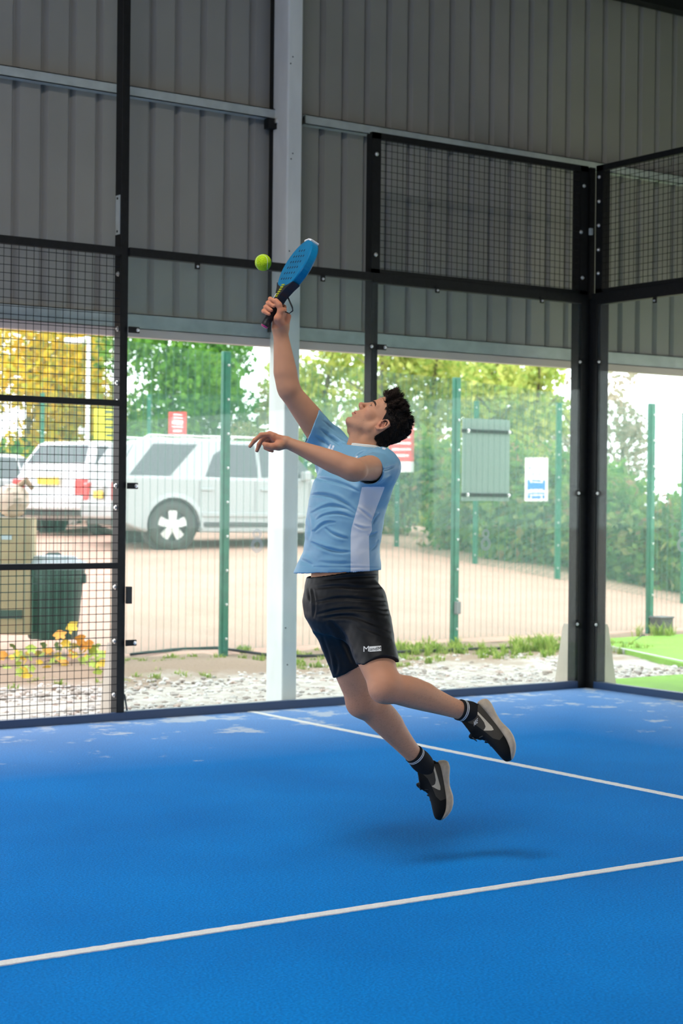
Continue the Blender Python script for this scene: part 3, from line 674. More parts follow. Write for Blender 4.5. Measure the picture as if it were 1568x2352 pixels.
# creeping vine with big autumn leaves at left
vine = empty('ground_vine', atz(110, 1530, -.03), label='creeping vine with yellow and green leaves beside the court', category='plant')
vm = [mat('vine_leaf_yellow', (.75, .52, .05), .6, var=.2), mat('vine_leaf_green', (.35, .46, .06), .6, var=.2), mat('vine_leaf_orange', (.72, .32, .04), .6, var=.2)]
def leaf_shape():
    m = MB(); pts = []
    for i in range(14):
        a = 2*math.pi*i/14; r = (.8+.25*math.cos(5*a))*(1 if i else .6); pts.append((r*math.sin(a)*.5, r*math.cos(a)*.55, .08*math.cos(2*a)))
    m.add([(0, 0, 0)]+pts, [(0, 1+i, 1+(i+1) % 14) for i in range(14)]); return m
protos = []
for k in range(3):
    o = leaf_shape().build('leaf', vm[k], None, smooth=True); protos.append(o)
def put_leaf(k, p, s_, first=[set()]):
    o = protos[k]
    if k in first[0]: o = o.copy(); C.objects.link(o)
    first[0].add(k)
    o.parent = vine; o.matrix_parent_inverse = Matrix.Translation(-Vector(vine.location))
    o.location = tuple(map(float, p)); o.scale = (s_,)*3; o.rotation_euler = (rng.normal(.9, .35), rng.normal(0, .4), rng.normal(-YAW, .8))
for k in range(95):
    px = rng.uniform(-40, 258); py = 1490+55*rng.random()+12*math.sin(px/30)
    q = atz(px, py, 0.02); q[2] = rng.uniform(.0, .10); put_leaf(rng.choice(3, p=[.42, .42, .16]), q, rng.uniform(.05, .10))
for px, py, s_, k in ((137, 1458, .13, 2), (165, 1440, .13, 0), (185, 1468, .12, 2), (72, 1490, .11, 1), (212, 1490, .11, 1), (205, 1478, .1, 2), (230, 1500, .12, 1), (150, 1478, .1, 0), (192, 1482, .1, 2)):
    put_leaf(k, aty(px, py, 3.4), s_)
m = MB(); st = [atz(px, 1530+14*math.sin(px/25), .01) for px in range(-30, 270, 20)]; m.tube(st, .006, 5); m.build('vine_stem', bark, vine)
for px, py in ((137, 1470), (165, 1455), (185, 1478)): m = MB(); q = aty(px, py, 3.42); m.tube([(q[0], 3.42, -.04), q], .004, 5); m.build('vine_stem', bark, vine)
# black hose along the fence foot
pts = [atz(px, py, 0) for px, py in ((300, 1503), (420, 1490), (500, 1488), (620, 1505), (700, 1507), (950, 1496), (1100, 1490), (1250, 1486), (1330, 1478), (1400, 1480), (1450, 1478), (1478, 1460))]
m = MB(); m.tube(pts, .014, 8); m.build('hose', M['rubber'], smooth=True, label='black hose lying along the foot of the fence', category='hose')

# ---------------------------------------------------------------- dustbin
bc = aty(121, 1466, FY+.45); bz = bc[2]
db = empty('dustbin', bc, label='dark green plastic dustbin with a grey lid', category='bin')
def lathe(m, c, prof, n=32, sq=1.):
    base = len(m.v)
    for r, z in prof:
        for k in range(n):
            a = 2*math.pi*k/n; m.v.append((c[0]+r*math.cos(a), c[1]+r*math.sin(a)*sq, c[2]+z))
    for i in range(len(prof)-1):
        for k in range(n):
            a, b = base+i*n+k, base+i*n+(k+1) % n; m.f.append((a, b, b+n, a+n))
    m.f.append(tuple(base+k for k in reversed(range(n)))); m.f.append(tuple(base+(len(prof)-1)*n+k for k in range(n)))
    return m
sc = 17.1/FPX; hb = (1466-1312)*sc; rb = 52*sc; rt = 66*sc
m = MB(); lathe(m, bc, [(rb*.96, 0), (rb, .02), (rb+(rt-rb)*.8, hb*.82), (rt*1.0, hb*.84), (rt*1.02, hb*.97), (rt*.99, hb), (rt*.9, hb), (rb*.8, .03)]); m.build('bin_body', mat('bin_green', (.028, .05, .046), .5, var=.2), db, smooth=False)
m = MB(); lathe(m, bc+[0, 0, hb], [(rt*1.12, -.03), (rt*1.14, .005), (rt*1.05, .03), (rt*.75, .07), (rt*.72, .085), (rt*.2, .10), (.01, .10)]); m.build('bin_lid', mat('bin_lid_grey', (.33, .37, .42), .5), db)
m = MB(); h0 = bc+[0, 0, hb+.09]; m.tube([h0+CR*(-.07), h0+CR*(-.05)+[0, 0, .018], h0+CR*.05+[0, 0, .018], h0+CR*.07], .013, 8); m.build('lid_handle', mat('bin_handle', (.06, .08, .08), .5), db)
for s_ in (-1, 1):
    m = MB(); q = bc+CR*s_*rt*.95+[0, 0, hb*.82]; m.obox(q, CR*.03, CF*.05, (0, 0, .045)); m.build('side_grip', mat('bin_grip', (.04, .08, .07), .5), db, bevel=.01)
# beige cardboard cabinet + bag beside the bin
cc = aty(20, 1455, FY+.55); cs = 17.3/FPX
cb_ = empty('cardboard_box', cc, label='tall tan box standing beside the dustbin', category='box')
tan = mat('tan_board', (.50, .38, .22), .8, var=.08, scale=4)
ex = np.array([CR[0], CR[1], 0]); ex /= np.linalg.norm(ex); ey = np.array([-ex[1], ex[0], 0]); hh = (1455-1215)*cs
m = MB(); m.obox(cc+[0, 0, hh/2], ex*50*cs, ey*.15, (0, 0, hh/2)); bb = m.build('box_body', tan, cb_, bevel=.008)
q = cc-ey*.152+[0, 0, (1455-1413)*cs]+ex*10*cs; m = MB(); m.obox(q, ex*24*cs, ey*.004, (0, 0, 9*cs)); m.build('hand_hole', mat('dark_slot', (.06, .08, .075), .8), bb)
q = cc-ey*.152+[0, 0, (1455-1255)*cs]; m = MB(); m.obox(q, ex*11*cs, ey*.003, (0, 0, 5*cs)); m.build('address_label', mat('pale_label', (.6, .72, .8), .5), bb)
m = MB(); m.obox(cc-ey*.151+[0, 0, hh*.5]+ex*37*cs, ex*.003, ey*.003, (0, 0, hh*.5)); m.build('box_seam', mat('tan_seam', (.36, .26, .15), .8), bb)
sk = empty('paper_sack', cc+[0, 0, hh], label='crumpled pink-beige paper sack on top of the tan box', category='sack')
m = MB(); g = np.random.default_rng(5); nr, ns = 9, 14; sc0 = cc+ex*5*cs+[0, 0, hh]
for j in range(nr+1):
    ph = math.pi*j/nr
    for i in range(ns):
        a = 2*math.pi*i/ns; r = 1+.10*math.sin(3*a+j)+.06*g.normal()
        m.v.append(tuple(sc0+ex*math.cos(a)*math.sin(ph)*36*cs*r+ey*math.sin(a)*math.sin(ph)*.14*r+np.array([0, 0, (1-math.cos(ph))*36*cs*.98])))
for j in range(nr):
    for i in range(ns): a, b = j*ns+i, j*ns+(i+1) % ns; m.f.append((a, b, b+ns, a+ns))
m.build('sack_body', mat('sack_paper', (.78, .58, .47), .8, var=.06, bump=.5, bscale=20), sk)
m = MB(); m.tube([sc0+ex*15*cs+[0, 0, 66*cs], sc0+ex*28*cs+[0, 0, 78*cs], sc0+ex*42*cs+[0, 0, 60*cs]], [.03, .035, .02], 8); m.build('sack_neck', mat('sack_brown', (.45, .27, .17), .8), sk)

# ---------------------------------------------------------------- cars
car_white = mat('white_car_paint', (.60, .61, .62), .25, spec=.5)
car_silver = mat('silver_car_paint', (.40, .415, .42), .3, metal=.1)
car_glass = mat('car_window_glass', (.07, .085, .095), .12, spec=.5)
car_trim = mat('car_black_trim', (.06, .065, .065), .6)
tyre_m = mat('tyre', (.05, .055, .05), .85); alloy = mat('alloy_wheel', (.72, .72, .70), .35, metal=.3)
red_l = mat('red_tail_light', (.72, .05, .05), .25); plate_m = mat('yellow_plate', (.85, .58, .03), .4)
def arc(cx_, cy_, r, a0, a1, n): return [(cx_+r*math.cos(a0+(a1-a0)*i/n), cy_+r*math.sin(a0+(a1-a0)*i/n)) for i in range(n+1)]
def car(name, label, pos, head, paint, sill, belt, roof, length, width, rear_x, wr, wb, tail, side_windows, rear_plate_z, rails):
    """pos = ground point under the rear axle on the visible side; head = unit heading in plan"""
    h = np.array([*head, 0.]); up = np.array([0, 0, 1.]); lat = np.cross(up, h)            # lat: toward the car's left; visible side is the right
    def P(x, y, z): return np.asarray(pos)+h*x+lat*y+up*z                                   # y 0 = right flank, +y = across to the left flank
    root = empty(name, pos, label=label, category='car')
    x0, x1 = -rear_x, -rear_x+length
    R_ = wr*1.16
    prof = [(x0+.10, sill), *arc(0, wr, R_, math.pi+.25, -.25, 14), *arc(wb, wr, R_, math.pi+.25, -.25, 14), (x1-.25, sill), (x1-.02, sill+.18), (x1, sill+.42), (x1-.12, belt-.16), (x1-1.0, belt-.02), (x1-1.35, belt+.02), (x0+.20, belt+.04), (x0+.06, belt-.02), (x0, belt-.35), (x0-.05, sill+.30), (x0-.02, sill+.10)]
    m = MB(); n = len(prof); ys = [(0.06, .0), (0.0, 1.), (width, 1.), (width-.06, .0)]
    # flank with rounded shoulder: three layers across
    lay = [(0.0, .93), (.05, 1.0), (width-.05, 1.0), (width, .93)]
    zc, xc = (sill+belt)/2, (x0+x1)/2
    for yv, sc_ in lay: m.v += [tuple(P(xc+(a-xc)*(.985 if sc_ < 1 else 1), yv, zc+(b-zc)*(sc_ if b > zc else 1))) for a, b in prof]
    for l in range(3): m.f += [(l*n+i, l*n+(i+1) % n, (l+1)*n+(i+1) % n, (l+1)*n+i) for i in range(n)]
    m.f += [tuple(range(n)), tuple(reversed(range(3*n, 4*n)))]
    body = m.build('car_body', paint, root, bevel=.03)
    # greenhouse
    inset = .20
    low = [(x0+.10, belt), (x1-1.30, belt)]; g0, g1 = x0+tail, x1-2.05
    def gh(x, z, side):                                                                         # flank of the greenhouse leans in with height
        t = (z-belt)/(roof-belt); y = .03+inset*t; return P(x, y if side == 0 else width-y, z)
    pts = [(x0+.10, belt-.03), (x0+.10+.2*(tail-.10), belt+(roof-belt)*.35), (g0, roof-.05), (g0+.15, roof), (g1, roof), (g1-.0+.1, roof-.03), (x1-1.30, belt-.03)]
    m = MB(); k = len(pts); m.v += [tuple(gh(a, b, 0)) for a, b in pts]+[tuple(gh(a, b, 1)) for a, b in pts]
    m.f += [(i, (i+1) % k, k+(i+1) % k, k+i) for i in range(k)]+[tuple(range(k)), tuple(reversed(range(k, 2*k)))]
    gb = m.build('car_cabin', paint, root, bevel=.03)
    for sd in (0, 1):
        for poly in side_windows:
            q = [gh(a, belt+(roof-belt)*b, sd)+(-lat if sd == 0 else lat)*.006 for a, b in poly]; m = MB(); m.add(q, [tuple(range(len(q)))]); o = m.build('side_window', car_glass, gb); sol(o, .004)
    # rear and front screens
    a, b = np.array(pts[1]), np.array(pts[2]); w0, w1 = .24, .30
    def rs(t, y): q = a+(b-a)*t; return P(q[0]-.012, y, q[1])
    m = MB(); m.add([rs(.02, w0-.05), rs(.02, width-w0+.05), rs(.93, width-w1), rs(.93, w1)], [(0, 1, 2, 3)]); o = m.build('rear_window', car_glass, gb); sol(o, .006)
    m = MB(); q = [P(x1-1.36, .22, belt+.04), P(x1-1.36, width-.22, belt+.04), P(g1+.06, width-.28, roof-.08), P(g1+.06, .28, roof-.08)]; m.add([p_+h*.06+up*.05 for p_ in q], [(0, 1, 2, 3)]); o = m.build('windscreen', car_glass, gb); sol(o, .006)
    # bumpers, lights, plate
    m = MB(); m.obox(P(x0+.03, width/2, sill+.19), h*.10, lat*(width/2-.03), up*.13); m.build('rear_bumper', paint, body, bevel=.05)
    m = MB(); m.obox(P(x0+.12, width/2, sill+.02), h*.10, lat*(width/2-.12), up*.06); m.build('bumper_skirt', car_trim, body, bevel=.02)
    for yv in (.13, width-.13):
        m = MB(); m.obox(P(x0+.055, yv, belt-.22), h*.075, lat*.135, up*.15); m.build('tail_light', red_l, body, bevel=.03)
    m = MB(); m.obox(P(x0-.028, width/2, rear_plate_z), h*.008, lat*.25, up*.06); m.build('number_plate', plate_m, body)
    m = MB(); m.obox(P(x0-.03, width/2-.0, rear_plate_z+.12), h*.015, lat*.30, up*.025); m.build('plate_trim', alloy, body)
    # wheels
    for wx in (0, wb):
        for sd, yv in ((-1, .14), (1, width-.14)):
            ax = lat*sd; c = P(wx, yv, wr); ew = h; ez = up
            wr_ = MB(); prof_w = [(wr*.62, -.10), (wr*.97, -.11), (wr, -.07), (wr, .07), (wr*.97, .11), (wr*.66, .115), (wr*.62, .09), (wr*.62, -.10)]; nn = 28; b0 = 0
            for rr_, o_ in prof_w:
                for q_ in range(nn):
                    t = 2*math.pi*q_/nn; wr_.v.append(tuple(c+ax*o_+(ew*math.cos(t)+ez*math.sin(t))*rr_))
            for i in range(len(prof_w)-1):
                for q_ in range(nn): a_, b_ = i*nn+q_, i*nn+(q_+1) % nn; wr_.f.append((a_, b_, b_+nn, a_+nn))
            wh = wr_.build('wheel', tyre_m, root, smooth=True)
            sp_ = MB()
            for q_ in range(5):
                t = 2*math.pi*q_/5+.3; d = ew*math.cos(t)+ez*math.sin(t); e = -ew*math.sin(t)+ez*math.cos(t)
                sp_.add([c+ax*.10+d*wr*.08-e*.05, c+ax*.10+d*wr*.08+e*.05, c+ax*.085+d*wr*.64+e*.075, c+ax*.085+d*wr*.64-e*.075, c+ax*.04+d*wr*.08-e*.05, c+ax*.04+d*wr*.08+e*.05, c+ax*.04+d*wr*.64+e*.075, c+ax*.04+d*wr*.64-e*.075], [(0,1,2,3),(4,7,6,5),(0,4,5,1),(1,5,6,2),(2,6,7,3),(3,7,4,0)])
            sp_.tube([c+ax*.03, c+ax*.11], wr*.17, 12)
            sp_.build('alloy_spokes', alloy, wh)
            dk = MB(); dk.tube([c+ax*-.02, c+ax*.03], wr*.62, 24); dk.build('brake_disc', car_trim, wh)
            if sd == -1:
                fl_ = MB(); pr_ = arc(wx, wr, R_*.99, math.pi+.1, -.1, 16); po_ = arc(wx, wr, R_*1.16, math.pi+.1, -.1, 16)
                q = [P(a_, -.02, b_) for a_, b_ in pr_]+[P(a_, -.005, b_) for a_, b_ in po_]+[P(a_, .05, b_) for a_, b_ in pr_]+[P(a_, .05, b_) for a_, b_ in po_]
                N_ = 17; fl_.add(q, [(i, i+1, N_+i+1, N_+i) for i in range(16)]+[(i, 2*N_+i, 2*N_+i+1, i+1) for i in range(16)]+[(N_+i, N_+i+1, 3*N_+i+1, 3*N_+i) for i in range(16)]); fl_.build('arch_flare', paint, body)
            wl = MB(); wl.tube([P(wx, yv-sd*.02, wr), P(wx, yv-sd*.2, wr)], R_*1.0, 20); wl.build('wheel_well', car_trim, body)
    # sill moulding, door handles, shut lines
    m = MB(); m.obox(P((wb)/2, -.005, sill+.14), h*(wb/2-R_*1.02), lat*.02, up*.035); m.build('side_moulding', paint, body, bevel=.01)
    m = MB(); m.obox(P((wb)/2, .03, sill-.02), h*(wb/2-R_*.95), lat*.04, up*.04); m.build('side_step', car_trim, body, bevel=.01)
    for xx in (.55, 1.55):
        m = MB(); m.obox(P(xx, -.012, belt-.17), h*.10, lat*.015, up*.018); m.build('door_handle', paint, body, bevel=.006)
    for xx in (.42, 1.36, 2.3):
        m = MB(); m.obox(P(xx, .001, (sill+belt)/2+.05), h*.004, lat*.004, up*(belt-sill)*.38); m.build('shut_line', car_trim, body)
    if rails:
        for yv in (.26, width-.26):
            m = MB(); m.tube([P(g0+.1, yv, roof-.01), P(g0+.22, yv, roof+.06), P(g1-.15, yv, roof+.06), P(g1-.05, yv, roof-.02)], .02, 8); m.build('roof_rail', alloy, gb)
    m = MB(); m.obox(P(x1-1.45, -.10, belt+.06), h*.06, lat*.11, up*.08); m.build('wing_mirror', paint, root, bevel=.03)
    return root
def plan(theta): 
    a = np.array([CR[0], CR[1]]); a /= np.linalg.norm(a); b = np.array([CF[0], CF[1]]); b /= np.linalg.norm(b); return a*math.cos(theta)+b*math.sin(theta)
def ground_at(px, D):
    p = at(px, 1260, D); p[2] = float(lot_z(p[0], p[1])); return p
wpos = ground_at(398, 27.0)
suv_windows = [[(-.72, .06), (-.05, .06), (.45, .88), (-.28, .88)], [(.53, .05), (1.42, .05), (1.42, .90), (.98, .90), (.70, .62)], [(1.48, .05), (2.42, .05), (1.98, .90), (1.48, .90)]]
car('estate_car', 'silver four-wheel-drive car parked behind the column', wpos, plan(math.radians(24)), car_silver, .42, 1.13, 1.74, 4.58, 1.86, .93, .385, 2.71, .38, suv_windows, .86, True)
w2 = ground_at(262, 30.0)
hw = [[(-.50, .08), (-.02, .08), (.30, .86), (-.20, .86)], [(.06, .06), (1.0, .06), (1.0, .88), (.36, .88)], [(1.06, .06), (2.0, .06), (1.6, .88), (1.06, .88)]]
car('hatchback_car', 'white hatchback parked left of the silver car', w2, plan(math.radians(56)), car_white, .36, 1.02, 1.62, 4.1, 1.74, .72, .32, 2.5, .40, hw, .92, False)
w3 = ground_at(-32, 30.5)
car('small_car', 'pale car cut off by the left edge of the photo', w3, plan(math.radians(60)), car_white, .36, .95, 1.42, 3.9, 1.7, .70, .31, 2.45, .36, hw, .70, False)
# ================================================================= implicit surfaces
class Field:
    """signed distances on a grid; shapes are blended in, then meshed by surface nets"""
    def __init__(s, lo, hi, h):
        s.o = np.asarray(lo, np.float32); s.h = h; s.n = np.ceil((np.asarray(hi)-lo)/h).astype(int)+1
        s.d = np.full(s.n, .08, np.float32)
    def region(s, lo, hi):
        a = np.clip(np.floor((np.asarray(lo)-s.o)/s.h).astype(int), 0, s.n-1); b = np.clip(np.ceil((np.asarray(hi)-s.o)/s.h).astype(int)+1, 1, s.n)
        if (b <= a).any(): return None, None
        sl = tuple(slice(i, j) for i, j in zip(a, b))
        ax = [(s.o[i]+s.h*np.arange(a[i], b[i])).astype(np.float32) for i in range(3)]
        return sl, (ax[0][:, None, None], ax[1][None, :, None], ax[2][None, None, :])
    def put(s, sl, d, k, mode):
        c = s.d[sl]
        if mode == 'sub': d = -d; c, = (-c,); 
        if mode in ('add', 'sub'):
            if k > 0:
                h = np.clip(.5+.5*((d if mode == 'add' else -d)-c)/k, 0, 1) if False else None
                a, b = (c, d) if mode == 'add' else (c, -d)
                t = np.clip(.5+.5*(b-a)/k, 0, 1); r = b*(1-t)+a*t-k*t*(1-t)
                if mode == 'sub':
                    t = np.clip(.5+.5*((-b)-a)/k, 0, 1)
                    # smooth max(c0, -d0) = -smin(-c0, d0)
                    dd = -d; t = np.clip(.5+.5*(dd-c)/k, 0, 1); r = -(dd*(1-t)+c*t-k*t*(1-t))
            else: r = np.minimum(c, d) if mode == 'add' else -np.minimum(c, -d)
        s.d[sl] = r
    def cone(s, a, b, ra, rb, k=.01, mode='add'):
        a, b = np.asarray(a, float), np.asarray(b, float); R_ = max(ra, rb)+k+.03
        sl, P = s.region(np.minimum(a, b)-R_, np.maximum(a, b)+R_)
        if sl is None: return s
        ab = b-a; L2 = max(ab@ab, 1e-12); q = [P[i]-a[i] for i in range(3)]
        t = np.clip((q[0]*ab[0]+q[1]*ab[1]+q[2]*ab[2])/L2, 0, 1)
        d = np.sqrt((q[0]-t*ab[0])**2+(q[1]-t*ab[1])**2+(q[2]-t*ab[2])**2)-(ra+(rb-ra)*t)
        s.put(sl, d.astype(np.float32), k, mode); return s
    def chain(s, pts, rs, k=.01, mode='add'):
        for i in range(len(pts)-1): s.cone(pts[i], pts[i+1], rs[i], rs[i+1], k, mode)
        return s
    def ell(s, c, A, r, k=.01, mode='add'):
        c = np.asarray(c, float); r = np.asarray(r, float); R_ = r.max()+k+.03
        sl, P = s.region(c-R_, c+R_)
        if sl is None: return s
        q = [P[i]-c[i] for i in range(3)]; w_ = [(q[0]*A[j][0]+q[1]*A[j][1]+q[2]*A[j][2]) for j in range(3)]
        k0 = np.sqrt(sum((w_[j]/r[j])**2 for j in range(3))); k1 = np.sqrt(sum((w_[j]/r[j]**2)**2 for j in range(3)))+1e-9
        s.put(sl, (k0*(k0-1)/k1).astype(np.float32), k, mode); return s
    def loft(s, a, b, ex, st, k=.01, mode='add', p=2., rnd=0.):
        """st: rows (t, ox, oy, rx, ry) along a->b; ex = direction of the first cross axis"""
        a, b = np.asarray(a, float), np.asarray(b, float); st = np.array(st, float)
        ez = b-a; L = np.linalg.norm(ez); ez /= L; ex = np.asarray(ex, float); ex = ex-ez*(ex@ez); ex /= np.linalg.norm(ex); ey = np.cross(ez, ex)
        R_ = (np.abs(st[:, 1:3]).max()+st[:, 3:].max())+k+.03; pts = [a+ez*L*st[0, 0], a+ez*L*st[-1, 0]]
        sl, P = s.region(np.minimum(*pts)-R_, np.maximum(*pts)+R_)
        if sl is None: return s
        q = [P[i]-a[i] for i in range(3)]; z = (q[0]*ez[0]+q[1]*ez[1]+q[2]*ez[2]).astype(np.float32)
        x = q[0]*ex[0]+q[1]*ex[1]+q[2]*ex[2]; y = q[0]*ey[0]+q[1]*ey[1]+q[2]*ey[2]; t = z/L
        tt = np.linspace(st[0, 0], st[-1, 0], 200)
        def smooth_interp(col):
            v_ = np.interp(tt, st[:, 0], st[:, col]); kk = np.hanning(23); kk /= kk.sum(); vp = np.pad(v_, 11, mode='reflect', reflect_type='odd'); return np.convolve(vp, kk, 'valid')
        cols = [smooth_interp(c_) for c_ in range(1, 5)]
        I = lambda c_: np.interp(t.ravel(), tt, cols[c_]).reshape(t.shape)
        rx, ry = I(2), I(3); X = np.abs(x-I(0))/rx; Y = np.abs(y-I(1))/ry
        kk = (X**p+Y**p)**(1/p); d = (kk-1)*np.minimum(rx, ry)
        dz = np.maximum(z-L*st[-1, 0], L*st[0, 0]-z)
        if rnd > 0:
            q1, q2 = d+rnd, dz+rnd; d = np.sqrt(np.maximum(q1, 0)**2+np.maximum(q2, 0)**2)+np.minimum(np.maximum(q1, q2), 0)-rnd
        else: d = np.where(dz > 0, np.sqrt(np.maximum(d, 0)**2+dz**2), np.maximum(d, dz))
        s.put(sl, d.astype(np.float32), k, mode); return s
    def plane(s, p, n):
        """keep the side behind the plane (n points to the removed side)"""
        p, n = np.asarray(p, float), np.asarray(n, float); n = n/np.linalg.norm(n)
        sl, P = s.region(s.o-1, s.o+s.n*s.h+1)
        s.d = np.maximum(s.d, ((P[0]-p[0])*n[0]+(P[1]-p[1])*n[1]+(P[2]-p[2])*n[2]).astype(np.float32)); return s
    def shell(s, th): s.d0 = s.d.copy(); s.th = th; s.d = np.maximum(s.d, -(s.d+th)); return s
    def outward(s, V, N):
        """normals that point away from the wearer on both skins of the cloth"""
        i = np.clip(np.round((V-s.o)/s.h).astype(int), 0, s.n-1); return N*np.where(s.d0[i[:, 0], i[:, 1], i[:, 2]] > -s.th/2, 1., -1.)[:, None]
    def mesh(s, smooth=1):
        d = s.d; I = d < 0; nx, ny, nz = d.shape
        c = np.zeros((nx-1, ny-1, nz-1), np.int8)
        for i in (0, 1):
            for j in (0, 1):
                for k in (0, 1): c += I[i:nx-1+i, j:ny-1+j, k:nz-1+k]
        act = np.argwhere((c > 0) & (c < 8)); idx = np.full(c.shape, -1, np.int32); idx[tuple(act.T)] = np.arange(len(act))
        acc = np.zeros((len(act), 3)); cnt = np.zeros(len(act))
        cor = [(i, j, k) for i in (0, 1) for j in (0, 1) for k in (0, 1)]
        val = {q: d[act[:, 0]+q[0], act[:, 1]+q[1], act[:, 2]+q[2]] for q in cor}
        for q in cor:
            for ax in range(3):
                if q[ax]: continue
                e = list(q); e[ax] = 1; e = tuple(e); a, b = val[q], val[e]; m_ = (a < 0) != (b < 0)
                t = np.where(m_, a/np.where(m_, a-b, 1), 0)
                pos = np.tile(np.array(q, float), (len(act), 1)); pos[:, ax] += t
                acc[m_] += pos[m_]; cnt[m_] += 1
        V = s.o+s.h*(act+acc/np.maximum(cnt, 1)[:, None])
        F = []
        for ax in range(3):
            sa = [slice(None)]*3; sb = [slice(None)]*3; sa[ax] = slice(0, -1); sb[ax] = slice(1, None)
            A_, B_ = I[tuple(sa)], I[tuple(sb)]; e = np.argwhere(A_ != B_); o1, o2 = [i for i in range(3) if i != ax]
            e = e[(e[:, o1] > 0) & (e[:, o2] > 0) & (e[:, o1] < d.shape[o1]-1) & (e[:, o2] < d.shape[o2]-1)]
            def cell(u, v_): q = e.copy(); q[:, o1] -= u; q[:, o2] -= v_; return idx[q[:, 0], q[:, 1], q[:, 2]]
            f = np.stack([cell(1, 1), cell(0, 1), cell(0, 0), cell(1, 0)], 1); fl_ = A_[tuple(e.T)]
            if ax == 1: fl_ = ~fl_
            f[~fl_] = f[~fl_][:, ::-1]; F.append(f)
        F = np.concatenate(F); F = F[(F >= 0).all(1)]
        for _ in range(smooth):
            S_ = np.zeros_like(V); N_ = np.zeros(len(V))
            for a, b in ((0, 1), (1, 2), (2, 3), (3, 0)):
                np.add.at(S_, F[:, a], V[F[:, b]]); np.add.at(S_, F[:, b], V[F[:, a]]); np.add.at(N_, F[:, a], 1); np.add.at(N_, F[:, b], 1)
            V = V*.45+.55*S_/np.maximum(N_, 1)[:, None]
        return V, F
def vnormals(V, F):
    n = np.cross(V[F[:, 2]]-V[F[:, 0]], V[F[:, 3]]-V[F[:, 1]]); N = np.zeros_like(V)
    for k in range(4): np.add.at(N, F[:, k], n)
    return N/(np.linalg.norm(N, axis=1)[:, None]+1e-12)
def vmesh(name, V, F, mats, parent=None, attrs={}, cols=None, **kw):
    me = bpy.data.meshes.new(name); me.vertices.add(len(V)); me.vertices.foreach_set('co', np.asarray(V, np.float32).ravel())
    me.loops.add(F.size); me.loops.foreach_set('vertex_index', F.ravel().astype(np.int32)); me.polygons.add(len(F))
    me.polygons.foreach_set('loop_start', np.arange(len(F), dtype=np.int32)*F.shape[1]); me.polygons.foreach_set('use_smooth', np.ones(len(F), bool))
    me.update(calc_edges=True)
    for m_ in (mats if isinstance(mats, list) else [mats]): me.materials.append(m_)
    for k, v_ in attrs.items(): set_attr(me, k, v_)
    if cols is not None:
        ca = me.color_attributes.new('col', 'FLOAT_COLOR', 'POINT'); ca.data.foreach_set('color', np.concatenate([cols, np.ones((len(V), 1))], 1).astype(np.float32).ravel())
    o = bpy.data.objects.new(name, me); link(o, parent); return setp(o, **kw)
def px_of(V):
    d = np.asarray(V)-CAM; z = d@CF; return np.stack([W/2+FPX*(d@CR)/z, H/2-FPX*(d@CU)/z], 1)
def poly_sd(P, poly):
    """signed distance (negative inside) from 2-D points to a polygon"""
    poly = np.asarray(poly, float); d = np.full(len(P), 1e9); ins = np.zeros(len(P), bool)
    for a, b in zip(poly, np.roll(poly, -1, 0)):
        e = b-a; w_ = P-a; t = np.clip((w_@e)/(e@e+1e-12), 0, 1); d = np.minimum(d, np.linalg.norm(w_-t[:, None]*e, axis=1))
        c = ((a[1] <= P[:, 1]) != (b[1] <= P[:, 1])) & (P[:, 0] < (b[0]-a[0])*(P[:, 1]-a[1])/(b[1]-a[1]+1e-12)+a[0]); ins ^= c
    return np.where(ins, -d, d)
def line_d(P, poly):
    poly = np.asarray(poly, float); d = np.full(len(P), 1e9)
    for a, b in zip(poly[:-1], poly[1:]):
        e = b-a; w_ = P-a; t = np.clip((w_@e)/(e@e+1e-12), 0, 1); d = np.minimum(d, np.linalg.norm(w_-t[:, None]*e, axis=1))
    return d
def crease_d(P, poly):
    """distance to a smoothed curve, its taper toward both ends, and which side"""
    q = np.asarray(poly, float)
    for _ in range(3): q = np.concatenate([q[:1], np.stack([q[:-1]*.75+q[1:]*.25, q[:-1]*.25+q[1:]*.75], 1).reshape(-1, 2), q[-1:]])
    sg = np.linalg.norm(np.diff(q, axis=0), axis=1); cu = np.concatenate([[0], np.cumsum(sg)]); d = np.full(len(P), 1e9); u = np.zeros(len(P)); s_ = np.zeros(len(P))
    box = (P[:, 0] > q[:, 0].min()-30) & (P[:, 0] < q[:, 0].max()+30) & (P[:, 1] > q[:, 1].min()-30) & (P[:, 1] < q[:, 1].max()+30); I = np.where(box)[0]
    for a, b, c0, l in zip(q[:-1], q[1:], cu, sg):
        e = b-a; w_ = P[I]-a; t = np.clip((w_@e)/(e@e+1e-12), 0, 1); dd = np.linalg.norm(w_-t[:, None]*e, axis=1); m_ = dd < d[I]
        d[I[m_]] = dd[m_]; u[I[m_]] = (c0+t[m_]*l)/cu[-1]; s_[I[m_]] = (e[0]*w_[m_, 1]-e[1]*w_[m_, 0])*np.sign(e[0]+1e-9)
    return d, np.clip(np.sin(np.pi*u), 0, 1)**.7, s_
def n3(V, s_, seed=0):
    """cheap smooth 3-D noise in -1..1"""
    g = np.random.default_rng(seed); r = np.zeros(len(V))
    for k in range(6):
        q = g.normal(size=3); q /= np.linalg.norm(q); r += np.sin((V@q)*s_*(1+.35*k)+g.random()*6.28+1.3*np.sin((V@g.normal(size=3))*s_*.6))
    return r/6

